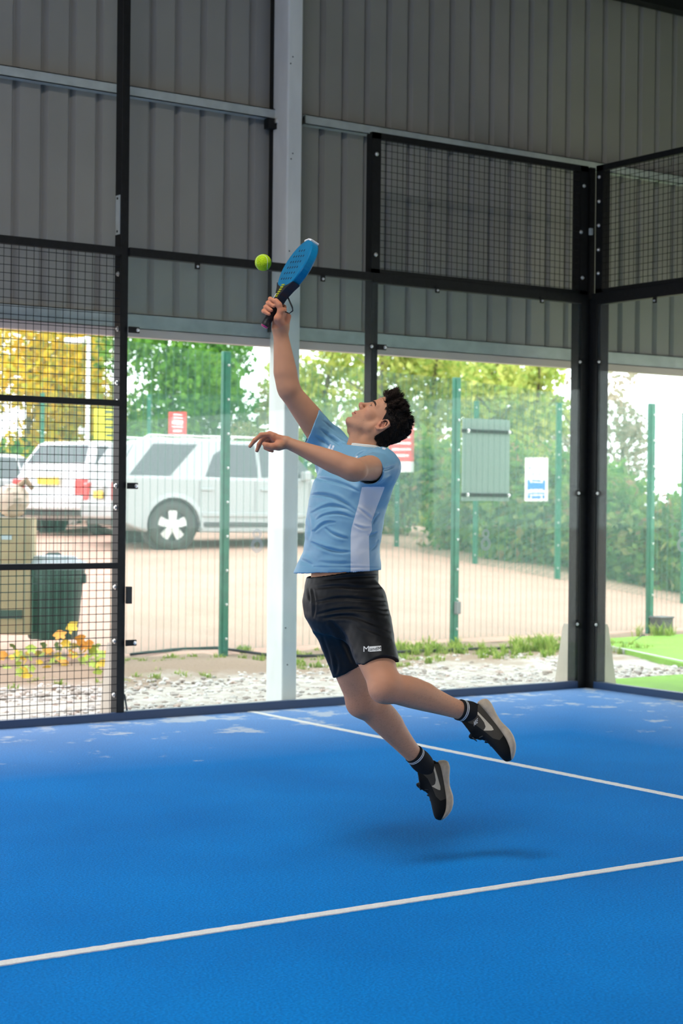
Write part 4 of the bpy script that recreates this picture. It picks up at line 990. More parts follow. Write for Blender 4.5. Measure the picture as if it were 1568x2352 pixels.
# ================================================================= the player
D0 = 6.9
def J(px, py, dd=0.): return at(px, py, D0+dd)
def dv(x, u, z): return CR*x+CU*u+CF*z               # right, up, away
fwd = dv(-.84, 0, -.55); lft = dv(.55, 0, -.84)
sk = dict(
    hipL=J(832, 1400, -.08), kneeL=J(888, 1581, -.30), ankL=J(1078, 1637, -.10),
    hipR=J(772, 1400, .08), kneeR=J(834, 1613, .17), ankR=J(966, 1748, .36),
    shR=J(752, 1018, .15), elR=J(661, 893, .06), wrR=J(643, 757, .05),
    shL=J(875, 1072, -.14), elL=J(812, 1080, -.42), wrL=J(657, 1016, -.40))
PEL, NECK = J(788, 1400, 0), J(838, 1035, 0)
skin_attr = []

# ---------------- legs and lower trunk (4 mm)
lo = np.min([J(660, 1250, -.5), J(1150, 1800, -.5), J(660, 1800, .6), J(1150, 1250, .6)], 0); hi = np.max([J(660, 1250, -.5), J(1150, 1250, .6), J(660, 1250, .6), J(1150, 1250, -.5)], 0)
lo[2] = J(900, 1790, .4)[2]; hi[2] = J(800, 1240, 0)[2]
F1 = Field(lo, hi, .004)
F1.loft(PEL, NECK, -lft, [(-.02, 0, .012, .135, .105), (.1, 0, .016, .150, .118), (.20, 0, .020, .152, .120), (.26, 0, .022, .148, .118), (.45, 0, .03, .13, .095)], .02)
def leg(F, hip, knee, ank, sc=1.):
    sh = ank-knee; th = knee-hip; bk = sh/np.linalg.norm(sh)-th/np.linalg.norm(th)          # behind the knee
    bk /= np.linalg.norm(bk)
    F.loft(hip, knee, bk, [(-.05, 0, 0, .085*sc, .088*sc), (.35, -.004, 0, .082*sc, .082*sc), (.65, -.008, 0, .074*sc, .072*sc), (.88, -.008, 0, .062*sc, .060*sc), (1.0, -.010, 0, .058*sc, .056*sc), (1.12, -.012, 0, .050*sc, .050*sc)], .02, rnd=.045)
    F.loft(knee, ank, bk, [(-.13, -.004, 0, .048*sc, .050*sc), (0, 0, 0, .055*sc, .054*sc), (.10, .006, 0, .054*sc, .053*sc), (.30, .014, 0, .060*sc, .057*sc), (.48, .012, 0, .054*sc, .052*sc), (.70, .005, 0, .042*sc, .040*sc), (.88, 0, 0, .035*sc, .034*sc), (1.06, 0, 0, .036*sc, .035*sc)], .035, rnd=.03)
    F.cone(knee-bk*.026*sc, knee-bk*.024*sc+sh*.05, .034*sc, .030*sc, .03)                       # kneecap
    F.cone(knee-bk*.022*sc+sh*.12, ank-bk*.012*sc, .022*sc, .018*sc, .025)                        # shin bone
    e = np.cross(bk, sh); e /= np.linalg.norm(e)
    F.cone(knee+bk*.03*sc+sh*.16+e*.018, knee+bk*.028*sc+sh*.36+e*.016, .034*sc, .030*sc, .03)    # calf heads
    F.cone(knee+bk*.03*sc+sh*.16-e*.018, knee+bk*.028*sc+sh*.40-e*.014, .034*sc, .030*sc, .03)
leg(F1, sk['hipL'], sk['kneeL'], sk['ankL'], 1.0); leg(F1, sk['hipR'], sk['kneeR'], sk['ankR'], 1.0)
V1, FA1 = F1.mesh(2)

# ---------------- arms and hands (2.4 mm)
def finger(F, pts, r0=.0085, r1=.0068, k=.006):
    rs = np.linspace(r0, r1, len(pts)); F.chain([np.asarray(p) for p in pts], rs, k)
def arm(F, sh, el, wr, ref, sc=1., su=1.):
    F.loft(sh, el, ref, [(-.15, 0, 0, .058*su, .058*su), (.15, 0, 0, .057*su, .056*su), (.45, .003, 0, .054*su, .051*su), (.75, .001, 0, .047*sc, .045*sc), (1.0, 0, 0, .041*sc, .040*sc), (1.13, 0, 0, .022*sc, .022*sc)], .015, rnd=.018)
    F.loft(el, wr, ref, [(-.16, 0, 0, .020*sc, .020*sc), (-.05, 0, 0, .034*sc, .034*sc), (.02, 0, 0, .041*sc, .040*sc), (.12, .0, 0, .046*sc, .043*sc), (.28, -.002, 0, .048*sc, .044*sc), (.55, -.001, 0, .040*sc, .036*sc), (.82, 0, 0, .032*sc, .026*sc), (1.0, 0, 0, .030*sc, .0225*sc), (1.06, 0, 0, .029*sc, .022*sc)], .03, rnd=.018)
# racket arm
HA, HB = J(607, 750, .03), J(662, 652, .03)                 # racket handle axis (butt -> throat)
ha = (HB-HA)/np.linalg.norm(HB-HA); tc_ = -CF-ha*(-CF@ha); tc_ /= np.linalg.norm(tc_); sl_ = np.cross(ha, tc_); sl_ = sl_ if sl_@CR < 0 else -sl_
HC = J(630, 709, .03)
pts_ = np.array([sk['shR'], sk['elR'], sk['wrR'], HC, HC+.09, HC-.09]); F2 = Field(pts_.min(0)-.08, pts_.max(0)+.08, .0024)
arm(F2, sk['shR'], sk['elR'], sk['wrR'], dv(1, .3, 0))
def around(s_, ang, r): a = math.radians(ang); return HC+ha*s_+(sl_*math.cos(a)+tc_*math.sin(a))*r      # 0 = image left, 90 = toward camera
fp = [(.026, 1.0), (.007, 1.05), (-.012, 1.0), (-.030, .88)]
F2.loft(sk['wrR'], around(.0, -150, .038), tc_, [(-.22, 0, 0, .012, .014), (0, 0, 0, .020, .026), (.45, 0, 0, .020, .036), (.85, 0, 0, .017, .040), (1.05, 0, 0, .014, .038)], .026, p=2.4, rnd=.010)
F2.cone(around(.024, -140, .036), around(-.028, -140, .036), .0125, .0115, .010)                               # knuckle row
for (s0, q) in fp:
    finger(F2, [around(s0, -135, .038), around(s0+.002, -75, .040), around(s0+.001, -15, .036), around(s0-.001, 32, .0305), around(s0-.002, 78, .0275)], .0098*q**.5, .0078*q**.5, .004)
F2.chain([sk['wrR']+dv(.012, .012, -.012), around(-.028, 150, .040), around(.002, 140, .038), around(.020, 112, .031), around(.030, 76, .0285)], [.017, .0165, .0125, .0105, .0085], .010)   # thumb
F2.cone(around(-.03, 178, .036), around(.012, 178, .036), .016, .013, .012)
V2, FA2 = F2.mesh(2)
# free arm
pts_ = np.array([sk['shL'], sk['elL'], sk['wrL'], J(570, 1010, -.4), J(600, 1045, -.4)]); F3 = Field(pts_.min(0)-.085, pts_.max(0)+.085, .0024)
arm(F3, sk['shL'], sk['elL'], sk['wrL'], dv(0, 0, -1), .98, .97)
Jh = lambda x, y, d=0.: J(x, y, -.40+d)
kn = [Jh(619, 997, -.020), Jh(622, 998, .002), Jh(624, 1002, .022), Jh(626, 1007, .038)]                      # knuckles, index nearest
F3.loft(sk['wrL'], Jh(624, 1003, .008), dv(0, 0, 1), [(-.25, 0, 0, .014, .012), (0, 0, 0, .024, .018), (.4, 0, 0, .033, .019), (.8, 0, 0, .038, .0165), (1.05, 0, 0, .037, .0125)], .016, p=2.4, rnd=.012)
for q in kn: F3.cone(q, q+dv(.012, -.004, 0), .0105, .0105, .008)
finger(F3, [kn[0], Jh(600, 999, -.026), Jh(585, 1011, -.028), Jh(574, 1025, -.026)], .0098, .0070)
finger(F3, [kn[1], Jh(604, 1006, .0), Jh(595, 1021, .0), Jh(590, 1035, .002)], .0100, .0072)
finger(F3, [kn[2], Jh(610, 1012, .024), Jh(610, 1028, .022), Jh(619, 1034, .018)], .0095, .0072)
finger(F3, [kn[3], Jh(616, 1019, .044), Jh(618, 1032, .042), Jh(625, 1036, .036)], .0085, .0065)
F3.chain([sk['wrL']+dv(-.012, -.012, -.014), Jh(640, 1024, -.030), Jh(624, 1026, -.042), Jh(612, 1023, -.044), Jh(606, 1020, -.042)], [.015, .0165, .012, .0098, .0078], .009)          # thumb
F3.cone(Jh(642, 1024, .0), Jh(632, 1020, .018), .017, .014, .012)
V3, FA3 = F3.mesh(2)

# ---------------- head and neck (1.7 mm), in head axes: x forward, y left, z up
Hx = dv(-.53, .848, .03); Hx /= np.linalg.norm(Hx); Hz = dv(.848, .53, 0.03); Hz -= Hx*(Hz@Hx); Hz /= np.linalg.norm(Hz); Hy = np.cross(Hz, Hx)
H0 = J(873, 975, .0); HM = np.stack([Hx, Hy, Hz])               # rows: axes in world
HS = .93
toH = lambda P: (np.asarray(P)-H0)@HM.T/HS; toW = lambda P: HS*np.asarray(P)@HM+H0
Fh = Field((-.125, -.10, -.17), (.145, .10, .145), .0017); I3 = np.eye(3)
Fh.ell((-.006, 0, .040), I3, (.097, .074, .083), .0)
Fh.ell((.030, 0, .052), I3, (.066, .066, .060), .02)                                         # forehead
Fh.ell((.040, 0, -.030), I3, (.056, .055, .078), .03)                                         # face mass
for s_ in (-1, 1):
    Fh.cone((.006, s_*.050, -.050), (.074, s_*.016, -.106), .017, .015, .022)                  # jaw
    Fh.cone((.004, s_*.056, -.015), (.008, s_*.050, -.052), .015, .016, .02)
    Fh.ell((.056, s_*.046, -.016), I3, (.026, .018, .018), .018)                                # cheekbone
    Fh.cone((.089, s_*.014, .026), (.072, s_*.046, .028), .0105, .0095, .014)                   # brow ridge
Fh.ell((.080, 0, -.103), I3, (.020, .022, .017), .016)                                        # chin
Fh.ell((.080, 0, -.062), I3, (.022, .030, .028), .016)                                        # muzzle
for s_ in (-1, 1): Fh.ell((.098, s_*.033, .003), I3, (.017, .018, .013), .010, 'sub')         # sockets
Fh.cone((.092, 0, .016), (.1145, 0, -.022), .0085, .0088, .012)                               # nose
Fh.ell((.1155, 0, -.025), I3, (.0105, .0105, .0095), .008)
for s_ in (-1, 1): Fh.ell((.102, s_*.0125, -.0305), I3, (.0115, .0075, .0085), .006)
Fh.cone((.100, 0, -.036), (.112, 0, -.033), .0055, .005, .006)
for s_ in (-1, 1): Fh.cone((.1085, s_*.0068, -.0395), (.104, s_*.0060, -.028), .0050, .0036, .002, 'sub')
for s_ in (-1, 1):
    Fh.chain([(.0865, s_*.023, -.0665), (.0985, s_*.010, -.0625), (.1015, s_*.002, -.0615)], [.0035, .0058, .0058], .005)     # upper lip
    Fh.chain([(.0870, s_*.021, -.0690), (.0985, s_*.009, -.0735), (.1005, 0, -.0745)], [.0035, .0065, .0070], .005)          # lower lip
    Fh.chain([(.092, s_*.024, -.0675), (.1035, s_*.009, -.0675), (.108, 0, -.0680)], [.0012, .0017, .0017], .003, 'sub')       # mouth line
Fh.ell((.103, 0, -.088), I3, (.010, .016, .006), .008, 'sub')                                 # dip above the chin
EYE = [(.0785, s_*.0315, .004) for s_ in (1, -1)]
for c_ in EYE:                                                                                 # lids around the eyeball
    s_ = np.sign(c_[1]); Fh.ell(c_, I3, (.0142, .0150, .0138), .006)
    Fh.chain([(c_[0]+.0150, c_[1]-s_*.0105, c_[2]-.0015), (c_[0]+.0148, c_[1]+s_*.002, c_[2]+.0003), (c_[0]+.0105, c_[1]+s_*.0125, c_[2]-.0010)], [.0030, .0058, .0026], .0012, 'sub')
    Fh.chain([(c_[0]+.0120, c_[1]-s_*.011, c_[2]+.0035), (c_[0]+.0135, c_[1], c_[2]+.0075), (c_[0]+.0085, c_[1]+s_*.0125, c_[2]+.0030)], [.0016, .0022, .0016], .002)
# ears
for s_ in (-1, 1):
    y0 = s_*.072; tl = -.10
    e = lambda x, z, o=0.: (x+tl*(-z)*1.2-.010, y0+s_*(.006+o+max(0, -.25*x)), z)
    Fh.ell((-.012, y0, .0), [[.97, 0, -.24], [0, 1, 0], [.24, 0, .97]], (.0165, .0075, .029), .006)
    Fh.chain([e(.012, .004, .001), e(.010, .020, .003), e(-.002, .031, .006), e(-.016, .026, .009), e(-.020, .008, .010), e(-.014, -.010, .008), e(-.002, -.024, .004), e(.008, -.026, .001)], [.004, .0042, .0045, .0045, .0042, .0040, .0062, .0055], .004)
    Fh.chain([e(-.004, .018, .006), e(-.011, .006, .007), e(-.006, -.010, .005)], [.003, .003, .003], .003)
    Fh.ell(e(.001, .000, .010), I3, (.0085, .0060, .0115), .004, 'sub')
    Fh.cone(e(.0095, -.004, .004), e(.0085, -.010, .004), .0042, .004, .003)
# neck runs down into the collar
n0 = (-.030, 0, -.030); n1 = toH(J(838, 1040, .0)); n1 = n1 if n1[2] > -.165 else n1
Fh.cone(n0, n1*1.0, .056, .060, .03); Fh.cone((.035, 0, -.085), toH(J(815, 1030, -.01)), .030, .040, .03)
for s_ in (-1, 1): Fh.cone((-.022, s_*.055, -.030), toH(J(812, 1032, 0))+np.array([0, s_*.012, 0]), .014, .013, .018)
Fh.cone((.052, 0, -.112), (.045, 0, -.125), .012, .011, .02)
Vh, FAh = Fh.mesh(1)
fw = np.exp(-((Vh[:, 2]-.058)/.018)**2)*np.clip((Vh[:, 0]-.06)/.02, 0, 1); Vh = Vh+vnormals(Vh, FAh)*(fw*.0009*np.sin(Vh[:, 2]*2*math.pi/.0085))[:, None]
# colour of the face
base_c = np.array([.52, .258, .152])
def skin_cols(V, seed=0):
    n = n3(V, 26, seed)[:, None]*.5+n3(V, 90, seed+1)[:, None]*.5; return base_c*(1+.07*n)*np.array([1., 1., 1.])
ch = skin_cols(Vh, 3); Nh = vnormals(Vh, FAh); x, y, z = Vh.T
def blend(c, mask, col): m_ = np.clip(mask, 0, 1)[:, None]; return c*(1-m_)+np.array(col)*m_
g3 = lambda c_, r_: np.exp(-(((Vh-np.array(c_))/np.array(r_))**2).sum(1))
ch = blend(ch, .5*np.clip((-.030-z)/.03, 0, 1)*np.clip((x+.02)/.03, 0, 1)*(.6+.4*n3(Vh, 300, 9))*(1-g3((.09, 0, -.068), (.03, .026, .010))), (.34, .20, .145))      # stubble
for s_ in (-1, 1):
    ch = blend(ch, .35*g3((.075, s_*.045, -.02), (.03, .025, .025)), (.58, .25, .17)); ch = blend(ch, .55*g3((-.015, s_*.082, 0), (.03, .016, .035)), (.60, .23, .16))
    ch = blend(ch, 1.0*(np.abs(z-(.0275-.16*(np.abs(y)-.034)**2*60)-.004*0) < .0042)*(np.abs(y-s_*.034) < .0215)*(x > .055), (.035, .020, .014))                       # eyebrows
    ch = blend(ch, .95*g3((.107, s_*.0068, -.037), (.006, .0045, .006)), (.05, .015, .01))
    ch = blend(ch, .85*(np.abs(z-.0105+.35*(np.abs(y)-.0315)**2*40) < .0013)*(np.abs(y-s_*.0325) < .0135)*(x > .07), (.03, .015, .012))
    ch = blend(ch, .35*g3((.085, s_*.032, -.010), (.02, .018, .008)), (.62, .36, .27))
ch = blend(ch, .4*g3((.117, 0, -.025), (.015, .015, .012)), (.58, .23, .16))
ch = blend(ch, .85*(np.abs(y) < .023)*np.exp(-((z+.0680)/.0065)**2)*np.clip((x-.088)/.006, 0, 1), (.46, .16, .13))
ch = blend(ch, .8*(np.abs(y) < .023)*np.exp(-((z+.0676)/.0016)**2)*np.clip((x-.084)/.006, 0, 1), (.12, .03, .03))
for c_ in ((.062, .058, -.040), (.050, .056, -.055), (.010, .055, -.085), (.065, .05, -.02)): ch = blend(ch, .9*g3(c_, (.0022, .004, .0022)), (.12, .05, .03))
def hair_zone(P):
    x, y, z = P.T; ay = np.abs(y)
    front = (x > .028) & (z > .047+(x-.028)*.62-.10*np.maximum(0, .05-ay)*(x > .05))
    burn = (x <= .028) & (x > -.002) & (z > -.004+(x+.002)*1.7)
    mid = (x <= -.002) & (x > -.034) & (z > .030-.0*x)
    rear = (x <= -.034) & (z > -.052+(-.034-x)*-.2)
    return front | burn | mid | rear
hz = hair_zone(Vh) & (np.linalg.norm((Vh-np.array([-.014, 0, 0]))*np.array([1, 0, .62]), axis=1) > .021*(np.abs(y) > .072))
ch = blend(ch, 1.0*hz, (.008, .006, .005))

body_V = [V1, V2, V3, toW(Vh)]; body_F = [FA1, FA2, FA3, FAh]
c1 = skin_cols(V1, 1); p1 = px_of(V1)
c2 = skin_cols(V2, 2); c3 = skin_cols(V3, 4)
# redder knees, knuckles and elbows, dark leg hair
for kn_, r_ in ((sk['kneeL'], .07), (sk['kneeR'], .07)): c1 = c1*(1-.16*np.exp(-((V1-kn_)**2).sum(1)/r_**2)[:, None]*np.array([.2, 1, 1]))
hl = np.clip(n3(V1*np.array([1, 1, 1.6]), 700, 7)*2.2-.35, 0, 1)*np.clip((J(800, 1540, 0)[2]-V1[:, 2])/.08, 0, 1); c1 = c1*(1-.20*hl[:, None])
c2 = c2*np.where((np.linalg.norm(V2-HC, axis=1) < .08)[:, None], np.array([1.08, .88, .84]), 1); c3 = c3*np.where((np.linalg.norm(V3-Jh(612, 1012), axis=1) < .07)[:, None], np.array([1.05, .88, .84]), 1)
off = np.cumsum([0]+[len(v_) for v_ in body_V[:-1]])
BV = np.concatenate(body_V); BF = np.concatenate([f_+o_ for f_, o_ in zip(body_F, off)]); BC = np.concatenate([c1, c2, c3, ch])
sm = mat('skin', (.6, .32, .21), .58, spec=.22, bump=.10, bscale=700)
ca = sm.node_tree.nodes.new('ShaderNodeVertexColor'); ca.layer_name = 'col'; sm.node_tree.links.new(ca.outputs[0], sm.node_tree.nodes['Principled BSDF'].inputs['Base Color'])
sb = sm.node_tree.nodes['Principled BSDF']; sb.inputs['Subsurface Weight'].default_value = .12; sb.inputs['Subsurface Radius'].default_value = (.012, .004, .002); sb.inputs['Subsurface Scale'].default_value = 1.0
person = vmesh('person', BV, BF, sm, cols=np.clip(BC, 0, 1), label='player in blue shirt and black shorts leaping to hit the ball', category='person')

# ---------------- eyes
ew = mat('eye_white', (.72, .68, .64), .15); 
def eye(c_):
    m = MB(); cw = toW(c_); gz = toW(np.array(c_)+np.array([.8, .72*np.sign(c_[1]), .22]))-cw; gz /= np.linalg.norm(gz); a = np.cross(gz, CU); a /= np.linalg.norm(a); b = np.cross(gz, a); r = .0128*HS; n = 24
    V = []; col = []
    for i in range(17):
        t = math.pi*i/16
        for k in range(n): V.append(cw+r*(gz*math.cos(t)+(a*math.cos(2*math.pi*k/n)+b*math.sin(2*math.pi*k/n))*math.sin(t))); col.append((.01, .01, .01) if t < .25 else (.12, .20, .17) if t < .52 else (.70, .66, .62))
    F = np.array([(i*n+k, i*n+(k+1) % n, (i+1)*n+(k+1) % n, (i+1)*n+k) for i in range(16) for k in range(n)])
    m_ = bpy.data.materials.get('eyeball')
    if not m_:
        m_ = mat('eyeball', (.7, .7, .7), .08); q = m_.node_tree.nodes.new('ShaderNodeVertexColor'); q.layer_name = 'col'; m_.node_tree.links.new(q.outputs[0], m_.node_tree.nodes['Principled BSDF'].inputs['Base Color'])
    return vmesh('eye', np.array(V), F, m_, person, cols=np.array(col))
for c_ in EYE: eye(c_)

# ---------------- hair: locks that lie in clumps, short at the sides, swept up in front
hv = np.where(hz & (Nh[:, 2] > -.9))[0]; pick = rng.choice(hv, 14000); cl = rng.choice(hv, 420)
CP = Vh[cl]; CJ = rng.normal(0, 1, (420, 3)); HV = []; HF = []; HA_ = []
near_c = np.argmin(((Vh[pick][:, None, :]-CP[None])**2).sum(2), 1)
for q, ci in zip(pick, near_c):
    p = Vh[q]; n = Nh[q]; X_, Y_, Z_ = p
    top = np.clip((Z_-.050)/.05, 0, 1); front = np.clip((X_+.005)/.075, 0, 1)*top
    L = (.012+.012*top+.036*front)*rng.uniform(.75, 1.15)*(1+.22*CJ[ci, 0]*top)
    side_dir = np.array([-.55, 0, -.62]); top_dir = np.array([-.75, 0, .25]); fr_dir = np.array([.62, 0, .62])
    sw_ = side_dir*(1-top)+top*(top_dir*(1-front)+fr_dir*front)
    d1 = n*(.18+.42*top+.25*front)+sw_*.75+CJ[ci]*(.10+.20*top)+rng.normal(0, .07, 3); d1 /= np.linalg.norm(d1)
    d2 = d1+np.array([-.15, 0, .1])*top+np.array([-.25, 0, .30])*front+CJ[ci][[1, 2, 0]]*(.10+.22*top)+rng.normal(0, .10, 3)-n*.25*(1-top); d2 /= np.linalg.norm(d2)
    d3 = d2-n*.5*top+np.array([-.75, 0, .10])*front+CJ[ci][[2, 0, 1]]*.35*top+rng.normal(0, .16, 3); d3 /= np.linalg.norm(d3)
    tip = (CP[ci]-p)*.35*top
    P_ = [p-n*.002]; P_.append(P_[0]+d1*L*.36+tip*.2); P_.append(P_[1]+d2*L*.34+tip*.4); P_.append(P_[2]+d3*L*.30+tip*.4)
    s_ = np.cross(d1, rng.normal(size=3)); s_ /= np.linalg.norm(s_); s2 = np.cross(d1, s_); wv = .0008+.0006*rng.random(); b = len(HV)
    for k_ in range(3):
        f_ = wv*(1, .95, .7)[k_]; HV += [P_[k_]+s_*f_, P_[k_]-s_*f_*.5+s2*f_, P_[k_]-s_*f_*.5-s2*f_]
    HV.append(P_[3])
    for a, c_ in ((0, 1), (1, 2), (2, 0)):
        for k_ in (0, 3): HF += [(b+k_+a, b+k_+c_, b+k_+3+c_), (b+k_+a, b+k_+3+c_, b+k_+3+a)]
        HF.append((b+6+a, b+6+c_, b+9))
    HA_ += [np.clip(rng.random()*.35+.12*CJ[ci, 1]+.45*front, 0, 1)]*10
hm = mat('dark_hair', (.02, .013, .010), .5, spec=.22); a_ = hm.node_tree.nodes.new('ShaderNodeAttribute'); a_.attribute_name = 'rnd'; r_ = hm.node_tree.nodes.new('ShaderNodeValToRGB')
r_.color_ramp.elements[0].color = (.006, .0045, .004, 1); r_.color_ramp.elements[1].color = (.050, .028, .017, 1); hm.node_tree.links.new(a_.outputs['Fac'], r_.inputs[0]); hm.node_tree.links.new(r_.outputs[0], hm.node_tree.nodes['Principled BSDF'].inputs['Base Color'])
vmesh('hair', toW(np.array(HV)), np.array(HF), hm, person, attrs={'rnd': HA_}, label='dark brown tousled hair', kind='stuff')

# ---------------- shirt (3.2 mm shell)
lo = J(660, 1340, 0)-.45; hi = J(850, 930, 0)+.45
cs_ = np.array([J(x_, y_, d_) for x_ in (672, 925) for y_ in (925, 1335) for d_ in (-.42, .30)]); Fs = Field(cs_.min(0), cs_.max(0), .0028)
st = [(.10, 0, .030, .190, .150), (.24, 0, .032, .188, .148), (.42, 0, .050, .178, .138), (.60, 0, .052, .182, .142), (.76, 0, .040, .186, .142), (.90, 0, .020, .150, .112), (1.02, 0, 0, .09, .078)]
Fs.loft(PEL, NECK, -lft, st, .0)
Fs.cone(sk['shR']+dv(.01, -.006, 0), J(812, 1060, .03), .070, .054, .04); Fs.cone(sk['shL']+dv(-.008, .0, 0), J(848, 1084, -.05), .066, .058, .035)
Fs.cone(sk['shR']+dv(.035, -.09, -.02), sk['shL']+dv(-.05, -.08, .03), .085, .072, .05)
rdir = sk['elR']-sk['shR']; rdir /= np.linalg.norm(rdir); ldir = sk['elL']-sk['shL']; ldir /= np.linalg.norm(ldir)
eR = J(716, 981, .10); eL = sk['shL']+ldir*.135+dv(.0, -.010, 0)
Fs.cone(sk['shR'], eR+rdir*.04, .072, .066, .03); Fs.cone(sk['shL'], eL+ldir*.04, .067, .0585, .03)
Fs.cone(sk['shL']+dv(.0, -.01, .0), J(848, 1135, -.08), .066, .058, .04)                                # fabric hanging under the arm
Fs.shell(.0075)
hemn = dv(.04, -1, 0); Fs.plane(J(780, 1311, 0), hemn)
Fs.plane(eR, dv(-.93, .36, -.1)); Fs.plane(eL, ldir)
nd = J(846, 1008, 0)-J(834, 1045, 0); nd /= np.linalg.norm(nd)
Fs.cone(J(830, 1060, 0), J(851, 985, 0), .061, .071, .0, 'sub')
Vs, FAs = Fs.mesh(3)
Ns = Fs.outward(Vs, vnormals(Vs, FAs)); ps = px_of(Vs)
# creases pressed into the cloth (valleys, with a soft roll beside them)
creases = [([(702, 1095), (740, 1100), (790, 1112), (826, 1130)], 5, 9), ([(708, 1140), (730, 1135), (768, 1142), (805, 1165), (822, 1180)], 6, 9), ([(712, 1180), (750, 1160), (790, 1165), (818, 1182)], 5, 7),
    ([(725, 1195), (745, 1182), (780, 1178), (812, 1190)], 4, 6), ([(722, 1222), (745, 1200), (772, 1200)], 4, 6), ([(712, 1245), (740, 1258), (775, 1268), (806, 1268)], 5, 8), ([(745, 1212), (765, 1228), (800, 1238)], 5, 7),
    ([(705, 1180), (712, 1210), (710, 1240)], 5, 6), ([(700, 1130), (706, 1160), (700, 1200)], 5, 5), ([(748, 1000), (770, 1012), (795, 1018)], 4, 6), ([(735, 985), (760, 1005), (790, 1030)], 5, 7), ([(722, 1000), (745, 1015), (775, 1045)], 5, 7), ([(740, 965), (765, 985), (798, 1005)], 4, 6),
    ([(835, 1045), (858, 1038), (885, 1042)], 4, 5), ([(815, 1052), (830, 1040), (850, 1036)], 4, 5), ([(870, 1110), (885, 1105), (900, 1095)], 4, 5), ([(872, 1080), (890, 1078), (906, 1070)], 4, 4), ([(855, 1205), (862, 1190), (872, 1180)], 4, 6), ([(845, 1232), (858, 1228), (866, 1222)], 4, 6), ([(820, 1165), (840, 1180), (858, 1195)], 4, 5), ([(812, 1205), (835, 1215), (852, 1212)], 4, 5), ([(850, 1265), (862, 1255), (868, 1240)], 4, 5), ([(730, 1290), (770, 1296), (810, 1294)], 6, 4), ([(690, 1280), (705, 1290), (720, 1300)], 6, 6), ([(686, 1301), (740, 1303), (800, 1303), (872, 1304)], 3, 2.2)]
near = ((Ns@CF) < .35).astype(float); face_ = np.clip(-(Ns@CF)*2.2+.1, 0, 1)
dis = np.zeros(len(Vs))
for poly, w_, amp in creases:
    d_, tap, sd = crease_d(ps, poly); w_ = w_*.68*(.6+.4*tap); dis += tap*face_*.00085*amp*(-np.exp(-(d_/w_)**2)+.65*np.exp(-((d_-w_*2.1)/(w_*1.3))**2)*(sd < 0)+.25*np.exp(-((d_-w_*2.1)/(w_*1.3))**2)*(sd >= 0))
dis += .0035*n3(Vs*np.array([1, 1, 1.7]), 24, 21)+.0012*n3(Vs, 70, 22)
# hem flares out at the belly
fl_ = np.exp(-((ps[:, 0]-690)/22)**2)*np.clip((ps[:, 1]-1265)/45, 0, 1); Vs = Vs+Ns*dis[:, None]+(fl_*.030)[:, None]*dv(-1, -.15, -.2)
lp_ = [(833, 1108), (823, 1157), (807, 1213), (805, 1230), (805, 1320)]; rp_ = [(849, 1320), (847, 1232), (854, 1218), (853, 1199), (865, 1165), (882, 1122), (886, 1105)]
ps2 = px_of(Vs); stripe = np.where(near > 0, poly_sd(ps2, lp_+rp_), 50.)
arm_clear = np.linalg.norm(Vs-(sk['shL']+ldir*.1), axis=1) < .105
stripe = np.where(arm_clear & (ps2[:, 1] < 1118), 20., stripe)
ax_ = J(851, 985, 0)-J(830, 1060, 0); Ln = np.linalg.norm(ax_); w_ = Vs-J(830, 1060, 0); tn = np.clip(w_@ax_/Ln**2, 0, 1); col_d = (np.linalg.norm(w_-tn[:, None]*ax_, axis=1)-(.061+.010*tn)-.0095)*600
badge = np.minimum.reduce([poly_sd(ps2, q) for q in ([(752, 1031), (757, 1020), (761, 1021), (757, 1032)], [(759, 1033), (764, 1022), (768, 1024), (764, 1034)], [(813, 1054), (819, 1046), (822, 1048), (817, 1056)],
                  [(868, 1022), (874, 1025), (872, 1028), (866, 1025)], [(878, 1027), (886, 1029), (884, 1033), (877, 1031)])])
badge = np.where(near > 0, badge, 50)
shirt_m = attr_mat('blue_shirt_cloth', 'white_mask', (.66, .68, .72), (.165, .345, .49), .5, .35)
shirt = vmesh('shirt', Vs, FAs, shirt_m, person, attrs={'white_mask': np.minimum(np.minimum(stripe, col_d), badge)}, label='light blue sports shirt with white side panel')

# ribbed collar round the neck opening
e1 = np.cross(ax_/Ln, CF); e1 /= np.linalg.norm(e1); e2_ = np.cross(ax_/Ln, e1); w_ = Vs-J(830, 1060, 0); tz = w_@ax_/Ln; rad = np.stack([w_@e1, w_@e2_], 1); rr_ = np.linalg.norm(rad, axis=1); an = np.arctan2(rad[:, 1], rad[:, 0])
NA = 64; rim = np.full(NA, np.nan)
for k in range(NA):
    a = -math.pi+2*math.pi*(k+.5)/NA; q = (np.abs(np.angle(np.exp(1j*(an-a)))) < .09) & (rr_ < .061+.010*np.clip(tz/Ln, 0, 1)+.010)
    if q.any(): rim[k] = tz[q].max()
ok_ = ~np.isnan(rim); rim = np.interp(np.arange(NA), np.where(ok_)[0], rim[ok_], period=NA); kk = np.hanning(9); kk /= kk.sum(); rim = np.convolve(np.pad(rim, 4, mode='wrap'), kk, 'valid')
cv = []; cf = []
for k in range(NA):
    a = -math.pi+2*math.pi*(k+.5)/NA; d_ = e1*math.cos(a)+e2_*math.sin(a); R_ = .062+.010*np.clip(rim[k]/Ln, 0, 1); c_ = J(830, 1060, 0)+ax_/Ln*rim[k]
    for (dr, dz) in ((-.004, -.004), (-.004, .008), (-.001, .0105), (.004, .008), (.0055, -.001), (.003, -.006)): cv.append(c_+d_*(R_+dr)+ax_/Ln*dz)
cf = [(k*6+j, k*6+(j+1) % 6, ((k+1) % NA)*6+(j+1) % 6, ((k+1) % NA)*6+j) for k in range(NA) for j in range(6)]
vmesh('collar', np.array(cv), np.array(cf), mat('white_collar', (.66, .66, .62), .7, bump=.2, bscale=500), shirt, label='white ribbed collar')

